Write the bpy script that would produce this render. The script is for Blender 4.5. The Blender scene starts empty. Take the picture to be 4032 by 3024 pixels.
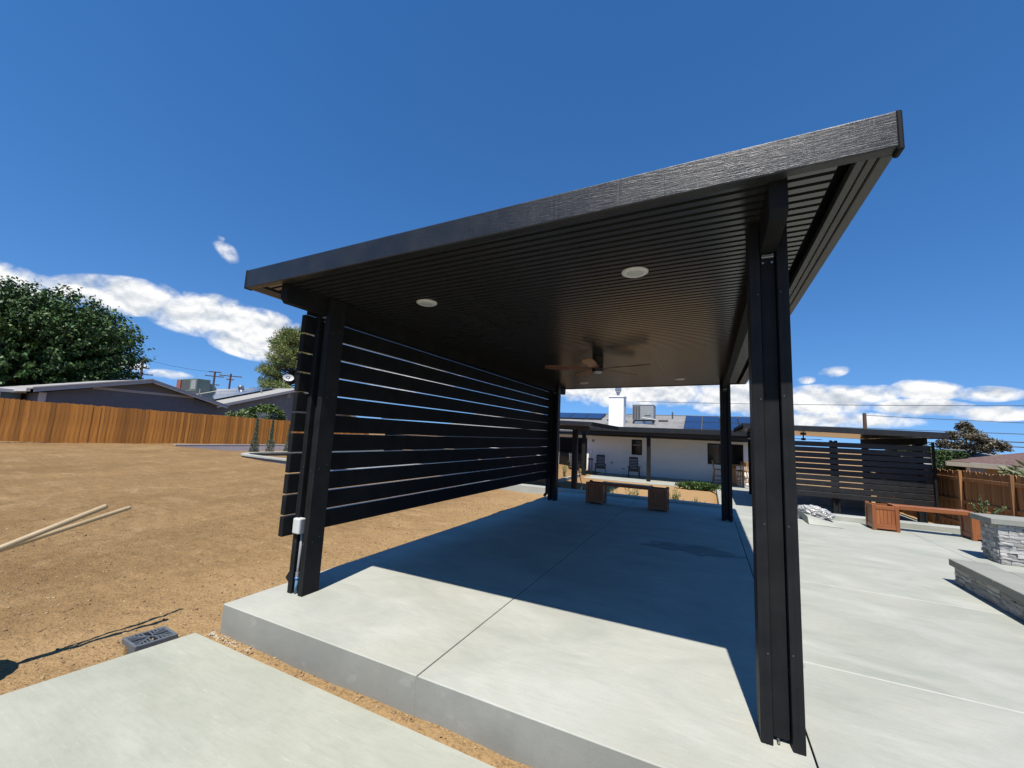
import bpy, bmesh, math, random
from mathutils import Vector, Matrix, noise
random.seed(7)
R = math.radians
S = bpy.context.scene
COL = S.collection

# ---------------------------------------------------------------- camera
cam_d = bpy.data.cameras.new('camera'); cam = bpy.data.objects.new('camera', cam_d); COL.objects.link(cam)
cam_d.sensor_width = 36.0; cam_d.lens = 14.344; cam_d.clip_start = 0.02; cam_d.clip_end = 6000
yaw, pitch, roll = R(-25.783), R(6.929), R(2.648)
fw = Vector((math.sin(yaw)*math.cos(pitch), math.cos(yaw)*math.cos(pitch), math.sin(pitch)))
rt = Vector((math.cos(yaw), -math.sin(yaw), 0)); up = rt.cross(fw)
rt2 = rt*math.cos(roll) + up*math.sin(roll); up2 = up*math.cos(roll) - rt*math.sin(roll)
M3 = Matrix((rt2, up2, -fw)).transposed()
cam.matrix_world = Matrix.Translation((3.160, -2.441, 1.391)) @ M3.to_4x4()
S.camera = cam

# ---------------------------------------------------------------- sun, sky, exposure
SUNV = Vector((0.068, -0.537, 1.0)).normalized()          # towards the sun
sun_d = bpy.data.lights.new('sun', 'SUN'); sun = bpy.data.objects.new('sun', sun_d); COL.objects.link(sun)
sun_d.energy = 5.0; sun_d.angle = R(0.53); sun_d.color = (1.0, 0.955, 0.88)
sun.rotation_mode = 'QUATERNION'; sun.rotation_quaternion = SUNV.to_track_quat('Z', 'Y')
SUN_EL = math.asin(SUNV.z); SUN_ROT = math.atan2(SUNV.x, SUNV.y)

world = bpy.data.worlds.new('World'); S.world = world; world.use_nodes = True
wt = world.node_tree; wt.nodes.clear()
class G:
    """small helper for node graphs"""
    def __init__(s, t): s.t = t
    def n(s, typ, **kw):
        nd = s.t.nodes.new(typ)
        for k, v in kw.items(): setattr(nd, k, v)
        return nd
    def put(s, sock, v):
        if hasattr(v, 'is_output') : s.t.links.new(v, sock)
        else: sock.default_value = v
    def m(s, op, a, b=None, c=None, clamp=False):
        nd = s.n('ShaderNodeMath', operation=op, use_clamp=clamp)
        for i, v in enumerate((a, b, c)):
            if v is not None: s.put(nd.inputs[i], v)
        return nd.outputs[0]
    def mix(s, f, a, b, mode='MIX'):
        nd = s.n('ShaderNodeMix', data_type='RGBA', blend_type=mode)
        s.put(nd.inputs[0], f)
        for i, v in ((6, a), (7, b)):
            if isinstance(v, (tuple, list)) and len(v) == 3: v = (*v, 1)
            s.put(nd.inputs[i], v)
        return nd.outputs[2]
    def ramp(s, f, stops):
        nd = s.n('ShaderNodeValToRGB'); s.put(nd.inputs[0], f); cr = nd.color_ramp
        while len(cr.elements) < len(stops): cr.elements.new(0.5)
        for e, (p, c) in zip(cr.elements, stops):
            e.position = p; e.color = c if len(c) == 4 else (*c, 1)
        return nd.outputs[0]
    def noise(s, vec, scale, detail=4, rough=.55, dist=0, dim='3D'):
        nd = s.n('ShaderNodeTexNoise', noise_dimensions=dim)
        s.put(nd.inputs['Vector'], vec); nd.inputs['Scale'].default_value = scale
        nd.inputs['Detail'].default_value = detail; nd.inputs['Roughness'].default_value = rough; nd.inputs['Distortion'].default_value = dist
        return nd.outputs['Fac']
    def maprange(s, v, a, b, c=0, d=1):
        nd = s.n('ShaderNodeMapRange'); s.put(nd.inputs[0], v)
        for i, x in zip((1, 2, 3, 4), (a, b, c, d)): nd.inputs[i].default_value = x
        return nd.outputs[0]
    def comb(s, x, y, z=0.0):
        nd = s.n('ShaderNodeCombineXYZ')
        for i, v in enumerate((x, y, z)): s.put(nd.inputs[i], v)
        return nd.outputs[0]
    def scalevec(s, vec, sc, loc=(0, 0, 0)):
        nd = s.n('ShaderNodeMapping'); s.put(nd.inputs['Vector'], vec); nd.inputs['Scale'].default_value = sc; nd.inputs['Location'].default_value = loc
        return nd.outputs[0]

g = G(wt)
sky = g.n('ShaderNodeTexSky', sky_type='NISHITA'); sky.sun_disc = False
sky.sun_elevation = SUN_EL; sky.sun_rotation = SUN_ROT
sky.altitude = 900; sky.air_density = 1.0; sky.dust_density = 0.0; sky.ozone_density = 2.0
tc = g.n('ShaderNodeTexCoord'); sep = g.n('ShaderNodeSeparateXYZ'); wt.links.new(tc.outputs['Generated'], sep.inputs[0])
svec = g.comb(sep.outputs[0], sep.outputs[1], g.m('ADD', 0.17, g.m('MULTIPLY', g.m('MAXIMUM', sep.outputs[2], 0.0), 0.83)))
vn = g.n('ShaderNodeVectorMath', operation='NORMALIZE'); wt.links.new(svec, vn.inputs[0]); wt.links.new(vn.outputs[0], sky.inputs[0])
az = g.m('MULTIPLY', g.m('ARCTAN2', sep.outputs[0], sep.outputs[1]), 57.29578)
el = g.m('MULTIPLY', g.m('ARCSINE', sep.outputs[2]), 57.29578)
# cumulus low over the horizon (azimuth, elevation, half width, half height, slope, weight); degrees
CL = [(-80, 11.0, 6.5, 2.0, 0.0, 1), (-70.5, 12.0, 6.0, 2.1, 0.12, 1), (-63.5, 11.6, 6.0, 2.7, 0.0, 1), (-57.5, 10.6, 5.0, 3.0, -0.1, 1), (-60, 8.8, 4.5, 1.5, -0.22, .9),
      (-62.6, 19.2, 1.5, 1.3, -0.6, .34), (-66, 4.6, 2.2, .6, 0, .42), (-69.2, 5.2, 1.6, .8, 0, .5),
      (-9, 6.6, 12, 2.6, 0.02, 1), (3.5, 5.6, 7, 2.4, 0.0, 1), (-16, 6.6, 6, 1.6, 0, .9),
      (11.5, 5.2, 5.2, 2.0, 0.0, 1), (15.5, 5.9, 3.0, 1.1, 0, .9), (20.0, 6.2, 2.9, 1.2, -0.06, 1), (23.8, 5.6, 2.6, .8, -0.05, .9), (19.5, 4.4, 4.2, 1.0, -.05, 1), (24, 3.8, 3.2, .8, 0, .85), (12, 3.1, 9, 1.0, 0, .8),
      (12.8, 8.4, 1.5, .7, .1, .5), (10.3, 7.6, 1.1, .5, 0, .42),
      (50, 6, 8, 2.0, 0, .9), (95, 6, 9, 2.0, 0, .9), (150, 7, 8, 2.2, 0, .9), (-100, 8, 7, 2.2, 0, .9), (-150, 7, 8, 2.2, 0, .9), (-40, 7, 8, 2.2, 0, 1)]
dens = None
for a0, e0, sx, sy, sl, wgt in CL:
    dx = g.m('SUBTRACT', az, a0)
    dy = g.m('SUBTRACT', g.m('SUBTRACT', el, e0), g.m('MULTIPLY', dx, sl))
    r2 = g.m('ADD', g.m('POWER', g.m('DIVIDE', dx, sx), 2.0), g.m('POWER', g.m('DIVIDE', dy, sy), 2.0))
    v = g.m('MULTIPLY', g.m('MAXIMUM', g.m('SUBTRACT', 1.0, r2), 0.0), wgt)
    dens = v if dens is None else g.m('MAXIMUM', dens, v)
cv = g.comb(g.m('MULTIPLY', az, 0.85), g.m('MULTIPLY', el, 1.15), 0.0)
cvu = g.comb(g.m('MULTIPLY', az, 0.85), g.m('MULTIPLY', g.m('ADD', el, 0.55), 1.15), 0.0)
n1 = g.noise(cv, 0.40, 8, .55, .2); n2 = g.noise(cvu, 0.40, 8, .55, .2)
nb = g.noise(cv, 0.25, 2, .5)
d1 = g.m('ADD', dens, g.m('MULTIPLY', g.m('SUBTRACT', n1, 0.48), 2.3))
alpha = g.m('MULTIPLY', g.maprange(d1, 0.04, 0.72), g.maprange(dens, 0.0, 0.18))
lit = g.m('ADD', g.m('MULTIPLY', g.m('SUBTRACT', n1, n2), 2.6), g.m('ADD', 0.66, g.m('MULTIPLY', g.m('SUBTRACT', nb, .5), 1.1)), clamp=True)
ccol = g.ramp(lit, [(0.0, (.33, .37, .43)), (.45, (.50, .53, .57)), (.8, (.68, .685, .69)), (1, (.74, .74, .74))])
hs = g.n('ShaderNodeHueSaturation'); hs.inputs['Saturation'].default_value = 1.30; hs.inputs['Hue'].default_value = .504; wt.links.new(sky.outputs[0], hs.inputs['Color'])
SKY_K = 0.120
skyc = g.mix(1.0, hs.outputs[0], (SKY_K,)*3, 'MULTIPLY')
wcol = g.mix(alpha, skyc, ccol)
bg = g.n('ShaderNodeBackground'); wt.links.new(wcol, bg.inputs[0]); bg.inputs[1].default_value = 1.0
wo = g.n('ShaderNodeOutputWorld'); wt.links.new(bg.outputs[0], wo.inputs[0])

S.view_settings.view_transform = 'Standard'; S.view_settings.look = 'None'
S.view_settings.exposure = 0.5; S.view_settings.gamma = 1.0; S.view_settings.use_curve_mapping = False
S.render.engine = 'CYCLES'
S.cycles.use_denoising = True; S.cycles.max_bounces = 8; S.cycles.diffuse_bounces = 4
S.cycles.transparent_max_bounces = 12

# ---------------------------------------------------------------- materials
MATS = {}
AL = .66
def al(c, k=None): return tuple(x*(AL if k is None else k) for x in c)
def pm(name, c1, c2=None, scale=5.0, stretch=(1, 1, 1), detail=4, rough=.6, bump=0.0, bscale=60.0, bstretch=None, metallic=0.0, rand=0.0, c3=None, c3scale=.7, c3lo=.5, c3hi=.7, island=0.0, spec=.5, coat=0.0, nrough=.55, k=None):
    if name in MATS: return MATS[name]
    c1 = al(c1, k); c2 = al(c2, k) if c2 else None; c3 = al(c3, k) if c3 else None
    m = bpy.data.materials.new(name); m.use_nodes = True; t = m.node_tree; t.nodes.clear(); q = G(t)
    out = q.n('ShaderNodeOutputMaterial'); b = q.n('ShaderNodeBsdfPrincipled'); t.links.new(b.outputs[0], out.inputs[0])
    co = q.n('ShaderNodeTexCoord').outputs['Object']
    col = (*c1, 1)
    if c2:
        f = q.noise(q.scalevec(co, stretch), scale, detail, nrough)
        col = q.mix(q.maprange(f, .32, .68), c1, c2)
    if c3:
        f = q.noise(q.scalevec(co, (1, 1, 1), (13, 7, 3)), c3scale, 5)
        col = q.mix(q.maprange(f, c3lo, c3hi), col, c3)
    if rand:
        oi = q.n('ShaderNodeObjectInfo')
        hv = q.n('ShaderNodeHueSaturation'); q.put(hv.inputs['Color'], col)
        q.put(hv.inputs['Value'], q.maprange(oi.outputs['Random'], 0, 1, 1-rand, 1+rand)); col = hv.outputs[0]
    if island:
        ge = q.n('ShaderNodeNewGeometry')
        hv = q.n('ShaderNodeHueSaturation'); q.put(hv.inputs['Color'], col)
        q.put(hv.inputs['Value'], q.maprange(ge.outputs['Random Per Island'], 0, 1, 1-island, 1+island))
        q.put(hv.inputs['Hue'], q.maprange(ge.outputs['Random Per Island'], 0, 1, .485, .515)); col = hv.outputs[0]
    q.put(b.inputs['Base Color'], col); b.inputs['Roughness'].default_value = rough; b.inputs['Metallic'].default_value = metallic
    b.inputs['Specular IOR Level'].default_value = spec
    if coat: b.inputs['Coat Weight'].default_value = coat; b.inputs['Coat Roughness'].default_value = .1
    if bump:
        h = q.noise(q.scalevec(co, bstretch or stretch), bscale, 4, .6)
        bn = q.n('ShaderNodeBump'); bn.inputs['Strength'].default_value = bump; bn.inputs['Distance'].default_value = .01
        q.put(bn.inputs['Height'], h); t.links.new(bn.outputs[0], b.inputs['Normal'])
    MATS[name] = m; return m

def black_metal(axis, spec=.5, ro=(.30, .40)):
    """embossed wood-grain black aluminium, grain running along one axis"""
    name = 'black_aluminium_grain_' + axis
    if name in MATS: return MATS[name]
    m = bpy.data.materials.new(name); m.use_nodes = True; t = m.node_tree; t.nodes.clear(); q = G(t)
    out = q.n('ShaderNodeOutputMaterial'); b = q.n('ShaderNodeBsdfPrincipled'); t.links.new(b.outputs[0], out.inputs[0])
    co = q.n('ShaderNodeTexCoord').outputs['Object']
    st = {'x': (.06, 1, 1), 'y': (1, .06, 1), 'z': (1, 1, .06)}[axis]
    h = q.noise(q.scalevec(co, st), 170, 4, .65, .4)
    h2 = q.noise(co, 6, 3)
    # saw marks across the grain
    st2 = {'x': (1, .05, .05), 'y': (.05, 1, .05), 'z': (.05, .05, 1)}[axis]
    h3 = q.noise(q.scalevec(co, st2), 28, 2)
    hh = q.m('ADD', h, q.m('MULTIPLY', q.maprange(h3, .60, .68), -.16 if axis == 'x' else 0.0))
    col = q.mix(q.maprange(h2, .35, .7), (.0115, .0122, .0128), (.0170, .0178, .0182))
    dust = q.noise(co, 90, 2)
    col = q.mix(q.m('MULTIPLY', q.maprange(dust, .70, .78), .18), col, (.25, .23, .2))
    q.put(b.inputs['Base Color'], col)
    q.put(b.inputs['Roughness'], q.maprange(h2, .3, .7, *ro)); b.inputs['Specular IOR Level'].default_value = spec
    bn = q.n('ShaderNodeBump'); bn.inputs['Strength'].default_value = .45 if axis == 'x' else .3; bn.inputs['Distance'].default_value = .004
    q.put(bn.inputs['Height'], hh); t.links.new(bn.outputs[0], b.inputs['Normal'])
    MATS[name] = m; return m
BX, BY, BZ = black_metal('x', .42, (.34, .42)), black_metal('y', .02, (.5, .6)), black_metal('z', .10, (.45, .55))

def concrete(name, a, b_, c, stain=None):
    if name in MATS: return MATS[name]
    a, b_, c = al(a), al(b_), al(c)
    m = bpy.data.materials.new(name); m.use_nodes = True; t = m.node_tree; t.nodes.clear(); q = G(t)
    out = q.n('ShaderNodeOutputMaterial'); b = q.n('ShaderNodeBsdfPrincipled'); t.links.new(b.outputs[0], out.inputs[0])
    co = q.n('ShaderNodeTexCoord').outputs['Object']
    f1 = q.noise(q.scalevec(co, (.75, 1.25, 1)), 1.7, 7, .64, .6)        # trowel sweeps
    f2 = q.noise(q.scalevec(co, (1.2, 9, 1)), 5, 4, .6)                 # broom streaks
    f3 = q.noise(co, 1.0, 3)
    f4 = q.noise(co, 55, 3, .7)
    col = q.mix(q.maprange(f1, .34, .66), a, b_)
    col = q.mix(q.m('MULTIPLY', q.maprange(f3, .45, .75), .55), col, c)
    col = q.mix(q.m('MULTIPLY', q.maprange(f2, .48, .74), .26), col, tuple(x*.80 for x in a))
    f5 = q.noise(q.scalevec(co, (.35, 1.1, 1), (5, 9, 1)), 1.4, 5, .65, .9)
    col = q.mix(q.m('MULTIPLY', q.maprange(f5, .52, .74), .5), col, (a[0]*.80, a[1]*.83, a[2]*.80))
    f6 = q.noise(q.scalevec(co, (.8, 7, 1), (2, 1, 1)), 9, 4, .6)
    col = q.mix(q.m('MULTIPLY', q.maprange(f6, .62, .72), .35), col, tuple(min(.8, x*1.25) for x in b_))
    col = q.mix(q.m('MULTIPLY', q.maprange(f4, .55, .8), .25), col, tuple(x*.72 for x in a))
    sp = q.noise(co, 160, 1)
    col = q.mix(q.m('MULTIPLY', q.maprange(sp, .72, .76), .5), col, tuple(x*.45 for x in a))
    rough = .82
    if stain:                                                           # a damp patch with its own shape
        cx, cy, sx, sy = stain
        sx_ = q.n('ShaderNodeSeparateXYZ'); t.links.new(co, sx_.inputs[0])
        dx = q.m('DIVIDE', q.m('SUBTRACT', sx_.outputs[0], cx), sx); dy = q.m('DIVIDE', q.m('SUBTRACT', sx_.outputs[1], cy), sy)
        rr = q.m('ADD', q.m('MULTIPLY', dx, dx), q.m('MULTIPLY', dy, dy))
        ns = q.noise(q.scalevec(co, (1, 2.5, 1)), 4, 5)
        w = q.maprange(q.m('ADD', rr, q.m('MULTIPLY', q.m('SUBTRACT', ns, .5), 3.4)), .75, 1.05, 1, 0)
        col = q.mix(q.m('MULTIPLY', w, .55), col, tuple(x*.35 for x in a))
    q.put(b.inputs['Base Color'], col); b.inputs['Roughness'].default_value = rough; b.inputs['Specular IOR Level'].default_value = .3
    hh = q.m('ADD', q.m('MULTIPLY', f4, .5), q.m('MULTIPLY', f2, .6))
    bn = q.n('ShaderNodeBump'); bn.inputs['Strength'].default_value = .22; bn.inputs['Distance'].default_value = .006
    q.put(bn.inputs['Height'], hh); t.links.new(bn.outputs[0], b.inputs['Normal'])
    MATS[name] = m; return m
CONC = concrete('concrete_slab', (.48, .485, .42), (.62, .62, .54), (.55, .535, .43), (2.95, 3.6, .62, .24))
CONC2 = concrete('concrete_patio', (.425, .445, .385), (.57, .575, .505), (.50, .485, .41))
CONC3 = concrete('concrete_walk', (.455, .46, .37), (.565, .57, .47), (.565, .555, .42))
CONC_SHADE = concrete('concrete_side_shade', (.305, .305, .265), (.405, .40, .345), (.355, .34, .28))  # same concrete, darkened in colour to paint the weaker sun on upright faces
CAPC = concrete('concrete_cap', (.33, .335, .29), (.42, .42, .37), (.37, .36, .31))
STUCCO = pm('white_stucco', (.82, .785, .72), (.86, .83, .765), 3, bump=.3, bscale=90, rough=.9, k=1.0)
CHIMW = pm('white_chimney_paint', (.78, .78, .75), (.83, .83, .80), 3, bump=.3, bscale=80, rough=.85, k=1.0)

def dirt_mat():
    m = bpy.data.materials.new('bare_dirt'); m.use_nodes = True; t = m.node_tree; t.nodes.clear(); q = G(t)
    out = q.n('ShaderNodeOutputMaterial'); b = q.n('ShaderNodeBsdfPrincipled'); t.links.new(b.outputs[0], out.inputs[0])
    co = q.n('ShaderNodeTexCoord').outputs['Object']
    f1 = q.noise(q.scalevec(co, (1, .45, 1)), .55, 5, .6, .6)
    f2 = q.noise(co, 9, 5, .65); f3 = q.noise(co, 48, 4, .7); f4 = q.noise(q.scalevec(co, (.5, 1, 1)), 2.2, 4, .6, .8)
    col = q.mix(q.maprange(f1, .36, .66), (.205, .126, .056), (.285, .182, .083))
    col = q.mix(q.m('MULTIPLY', q.maprange(f4, .52, .72), .7), col, (.35, .235, .118))
    col = q.mix(q.m('MULTIPLY', q.maprange(f2, .46, .68), .55), col, (.150, .090, .040))
    col = q.mix(q.m('MULTIPLY', q.maprange(f3, .54, .66), .6), col, (.095, .058, .028))
    sp = q.noise(co, 70, 1)
    col = q.mix(q.m('MULTIPLY', q.maprange(sp, .73, .77), .6), col, (.40, .32, .21))
    # redder fill soil in the garden bed behind the pavilion
    sy = q.n('ShaderNodeSeparateXYZ'); t.links.new(co, sy.inputs[0])
    red = q.m('MULTIPLY', q.maprange(sy.outputs[1], 5, 9), q.maprange(sy.outputs[0], -6, -2))
    col = q.mix(q.m('MULTIPLY', red, .55), col, (.36, .205, .095))
    # loose sandy fill along the slab and walkway
    sand = q.maprange(q.m('ADD', sy.outputs[0], q.m('MULTIPLY', q.m('SUBTRACT', f4, .5), 3.0)), -2.3, -.7)
    col = q.mix(q.m('MULTIPLY', sand, q.maprange(f3, .40, .62, .85, .25)), col, (.385, .252, .122))
    q.put(b.inputs['Base Color'], col); b.inputs['Roughness'].default_value = .95; b.inputs['Specular IOR Level'].default_value = .1
    hh = q.m('ADD', q.m('MULTIPLY', f3, .55), q.m('ADD', q.m('MULTIPLY', f2, 1.3), q.m('MULTIPLY', q.noise(co, 120, 3, .7), .25)))
    bn = q.n('ShaderNodeBump'); bn.inputs['Strength'].default_value = .85; bn.inputs['Distance'].default_value = .035
    q.put(bn.inputs['Height'], hh); t.links.new(bn.outputs[0], b.inputs['Normal'])
    MATS['bare_dirt'] = m; return m
DIRT = dirt_mat()
FENCEW = pm('cedar_fence_stain', (.36, .135, .018), (.54, .225, .036), 3, (6, 6, .45), 5, .75, .35, 40, (5, 5, .3), rand=.34, k=1.0)
FENCED = pm('weathered_fence_wood', (.20, .095, .032), (.36, .185, .068), 3, (6, 6, .5), 5, .8, .35, 40, (5, 5, .3), rand=.28, k=1.0)
BENCHW = pm('reddish_bench_wood', (.30, .088, .022), (.42, .14, .036), 4, (5, 5, .5), 5, .5, .15, 50, (4, 4, .4), rand=.12, coat=.15)
BENCHX = pm('reddish_bench_plank', (.30, .088, .022), (.42, .14, .036), 4, (.4, 5, 5), 5, .5, .15, 50, (.4, 4, 4), rand=.08, coat=.15)
HANDLEW = pm('pale_tool_handle', (.45, .33, .18), (.58, .44, .26), 4, (6, .5, 6), 5, .55, .1, 50)
BLADEW = pm('fan_blade_wood', (.20, .075, .028), (.30, .125, .05), 6, (1, 1, 1), 5, .4)
OAK = pm('bar_oak', (.40, .19, .06), (.50, .26, .09), 6, (3, 3, .6), 4, .45)
WHITEP = pm('white_plastic', (.78, .78, .76), rough=.4)
LENS = pm('light_lens', (.62, .62, .58), rough=.3)
GREYPVC = pm('grey_pvc', (.30, .32, .33), (.36, .38, .39), 9, rough=.5)
BLUET = pm('blue_wrap', (.07, .22, .38), (.22, .32, .40), 14, rough=.5)
STEEL = pm('galvanised_steel', (.5, .51, .52), (.6, .6, .6), 20, rough=.35, metallic=.8)
PALEMETAL = pm('painted_grey_metal', (.36, .38, .37), (.42, .44, .43), 4, rough=.5)
LOUVRE = pm('dark_louvre', (.10, .10, .10), rough=.6)
GREENAC = pm('green_grey_metal', (.15, .21, .19), (.20, .26, .23), 4, rough=.5)
BLACKP = pm('black_plastic', (.02, .02, .022), (.03, .03, .032), 20, rough=.5, bump=.15)
DRAINP = pm('grey_black_plastic', (.12, .135, .15), (.17, .19, .21), 30, rough=.45, bump=.1, c3=(.2, .17, .13), c3scale=14, c3lo=.6, c3hi=.8)
GLASS = pm('dark_window_glass', (.008, .009, .01), rough=.08, spec=.45)
SOLAR = pm('solar_cells', (.012, .022, .075), (.02, .035, .11), 1.5, rough=.12, spec=.8, coat=.6)
SOLARD = pm('solar_cells_dark', (.02, .028, .05), (.035, .045, .075), 1.5, rough=.12, spec=.8, coat=.6)
SHINGLE = pm('grey_shingles', (.22, .215, .21), (.36, .35, .34), 9, (1, 3.2, 3.2), 3, .9, .4, 30, c3=(.17, .165, .16), c3scale=1.5)
SHINGLEP = pm('pale_shingles', (.36, .345, .32), (.47, .45, .42), 9, (1, 3, 3), 3, .9, .4, 30)
SHINGLEB = pm('brown_shingles', (.12, .068, .056), (.22, .135, .112), 8, (1.2, 1.2, 4.5), 4, .9, .4, 30)
GREYSTUC = pm('blue_grey_stucco', (.16, .175, .205), (.19, .205, .235), 2, rough=.9, bump=.3, bscale=70)
GREYSTUC2 = pm('mid_grey_stucco', (.21, .22, .235), (.25, .26, .275), 2, rough=.9, bump=.3, bscale=70)
TRIM = pm('pale_trim_paint', (.50, .49, .48), (.56, .55, .54), 4, rough=.7)
TRIMW = pm('white_trim_paint', (.72, .71, .69), rough=.7)
BEIGE = pm('beige_fascia', (.36, .32, .25), (.42, .38, .30), 4, rough=.8)
TAN = pm('tan_stucco', (.33, .23, .145), (.39, .275, .18), 2, rough=.9)
BLOCKW = pm('plum_grey_block', (.50, .45, .445), (.56, .51, .50), 3, rough=.9, bump=.3, k=1.0)
POLEW = pm('utility_pole_wood', (.085, .055, .04), (.14, .09, .065), 6, (4, 4, .3), rough=.9)
WIREM = pm('black_wire', (.012, .012, .014), rough=.6)
STONEM = pm('ledger_stone', (.40, .39, .365), (.66, .64, .60), 7, (1, 1, 2.2), 5, .85, .5, 40, rand=.32)
MORTAR = pm('stone_backing', (.22, .21, .20), rough=.95)
BARK = pm('tree_bark', (.085, .06, .045), (.13, .10, .075), 9, (3, 3, .6), rough=.95, bump=.5)
BRICKR = pm('red_brick', (.28, .10, .07), (.36, .14, .10), 12, rough=.9)
def leafmat(name, c, c2, isl=.35, rough=.5, trans=.25):
    m = pm(name, c, c2, .9, island=isl, rough=rough, spec=.3, k=.8)
    b = [n for n in m.node_tree.nodes if n.type == 'BSDF_PRINCIPLED'][0]
    b.inputs['Subsurface Weight'].default_value = 0
    return m
LF_MUL = leafmat('mulberry_leaf', (.036, .078, .019), (.075, .135, .033), .55, .5)
LF_PINE = leafmat('pine_needle', (.17, .22, .06), (.27, .30, .10), .4)
LF_BUSH = leafmat('bush_leaf', (.075, .13, .03), (.16, .20, .06), .45)
LF_CYP = leafmat('cypress_leaf', (.10, .14, .09), (.18, .22, .14), .35)
LF_RED = leafmat('dusky_leaf', (.125, .108, .072), (.20, .17, .105), .45)
LF_LITE = leafmat('light_leaf', (.12, .16, .06), (.20, .24, .10), .4)
LF_HEDGE2 = leafmat('hedge_leaf_dark', (.028, .06, .018), (.055, .095, .03), .4)
LF_HEDGE = leafmat('hedge_leaf', (.05, .10, .025), (.10, .16, .05), .4)

# ---------------------------------------------------------------- mesh helpers
ORG = {}
class MB:
    def __init__(s): s.v = []; s.f = []
    def add(s, vs, fs):
        o = len(s.v); s.v += [Vector(v) for v in vs]; s.f += [tuple(i+o for i in f) for f in fs]; return s
    def box(s, x0, x1, y0, y1, z0, z1):
        return s.add([(x0, y0, z0), (x1, y0, z0), (x1, y1, z0), (x0, y1, z0), (x0, y0, z1), (x1, y0, z1), (x1, y1, z1), (x0, y1, z1)],
                     [(0, 3, 2, 1), (4, 5, 6, 7), (0, 1, 5, 4), (1, 2, 6, 5), (2, 3, 7, 6), (3, 0, 4, 7)])
    def bar(s, a, b, w, h, upv=(0, 0, 1)):
        """rectangular bar from a to b, w across, h along up"""
        a, b = Vector(a), Vector(b); d = (b-a).normalized(); u = Vector(upv)
        sd = d.cross(u).normalized() if abs(d.dot(u)) < .999 else Vector((1, 0, 0)); u = sd.cross(d).normalized()
        vs = []
        for p in (a, b):
            for i, j in ((-1, -1), (1, -1), (1, 1), (-1, 1)): vs.append(p + sd*(i*w/2) + u*(j*h/2))
        return s.add(vs, [(3, 2, 1, 0), (4, 5, 6, 7), (0, 1, 5, 4), (1, 2, 6, 5), (2, 3, 7, 6), (3, 0, 4, 7)])
    def prism(s, poly, axis, a, b):
        """poly: 2d points (counter clockwise); extruded along axis from a to b"""
        def P(p, t):
            return {'x': (t, p[0], p[1]), 'y': (p[0], t, p[1]), 'z': (p[0], p[1], t)}[axis]
        n = len(poly); vs = [P(p, a) for p in poly] + [P(p, b) for p in poly]
        fs = [tuple(range(n-1, -1, -1)), tuple(range(n, 2*n))] + [(i, (i+1) % n, n+(i+1) % n, n+i) for i in range(n)]
        return s.add(vs, fs)
    def tube(s, pts, r, n=8, cap=True):
        pts = [Vector(p) for p in pts]; rs = r if isinstance(r, (list, tuple)) else [r]*len(pts); vs = []; fs = []
        for i, p in enumerate(pts):
            d = (pts[min(i+1, len(pts)-1)] - pts[max(i-1, 0)]).normalized()
            u = Vector((0, 0, 1)) if abs(d.z) < .95 else Vector((1, 0, 0))
            sd = d.cross(u).normalized(); uu = sd.cross(d).normalized()
            for k in range(n):
                t = 2*math.pi*k/n; vs.append(p + sd*(math.cos(t)*rs[i]) + uu*(math.sin(t)*rs[i]))
        for i in range(len(pts)-1):
            for k in range(n): fs.append((i*n+k, i*n+(k+1) % n, (i+1)*n+(k+1) % n, (i+1)*n+k))
        if cap: fs += [tuple(range(n-1, -1, -1)), tuple(range((len(pts)-1)*n, len(pts)*n))]
        return s.add(vs, fs)
    def lathe(s, prof, c=(0, 0, 0), n=24):
        c = Vector(c); vs = []; fs = []
        for r, z in prof:
            for k in range(n):
                t = 2*math.pi*k/n; vs.append(c + Vector((r*math.cos(t), r*math.sin(t), z)))
        for i in range(len(prof)-1):
            for k in range(n): fs.append((i*n+k, i*n+(k+1) % n, (i+1)*n+(k+1) % n, (i+1)*n+k))
        fs += [tuple(range(n-1, -1, -1)), tuple(range((len(prof)-1)*n, len(prof)*n))]
        return s.add(vs, fs)
    def quad(s, *p): return s.add(p, [tuple(range(len(p)))])
    def mesh(s, name, m, bevel=0, smooth=False, off=None, fixn=True, seg=1):
        me = bpy.data.meshes.new(name)
        vs = [v - off for v in s.v] if off is not None else s.v
        me.from_pydata([tuple(v) for v in vs], [], s.f)
        if fixn or bevel:
            bm = bmesh.new(); bm.from_mesh(me)
            if fixn: bmesh.ops.recalc_face_normals(bm, faces=bm.faces)
            if bevel:
                ed = [e for e in bm.edges if len(e.link_faces) == 2 and e.calc_face_angle(0) > .5]
                bmesh.ops.bevel(bm, geom=ed, offset=bevel, segments=seg, affect='EDGES', profile=.5, clamp_overlap=True)
            bm.to_mesh(me); bm.free()
        if smooth:
            for p in me.polygons: p.use_smooth = True
        me.materials.append(m); return me
    def build(s, name, m, parent=None, bevel=0, smooth=False, fixn=True, seg=1):
        off = ORG.get(parent.name) if parent is not None else None
        o = bpy.data.objects.new(name, s.mesh(name, m, bevel, smooth, off, fixn, seg)); COL.objects.link(o)
        if parent is not None: o.parent = parent; ORG[o.name] = off
        else: ORG[o.name] = Vector((0, 0, 0))
        return o
def box(x0, x1, y0, y1, z0, z1): return MB().box(x0, x1, y0, y1, z0, z1)
def tag(o, label=None, cat=None, group=None, kind=None):
    if label: o['label'] = label
    if cat: o['category'] = cat
    if group: o['group'] = group
    if kind: o['kind'] = kind
    return o
def thing(name, label, cat, loc=(0, 0, 0), rz=0, group=None):
    o = bpy.data.objects.new(name, None); COL.objects.link(o); o.location = loc; o.rotation_euler.z = rz
    o.empty_display_size = .1; ORG[o.name] = Vector(loc); return tag(o, label, cat, group)
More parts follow.
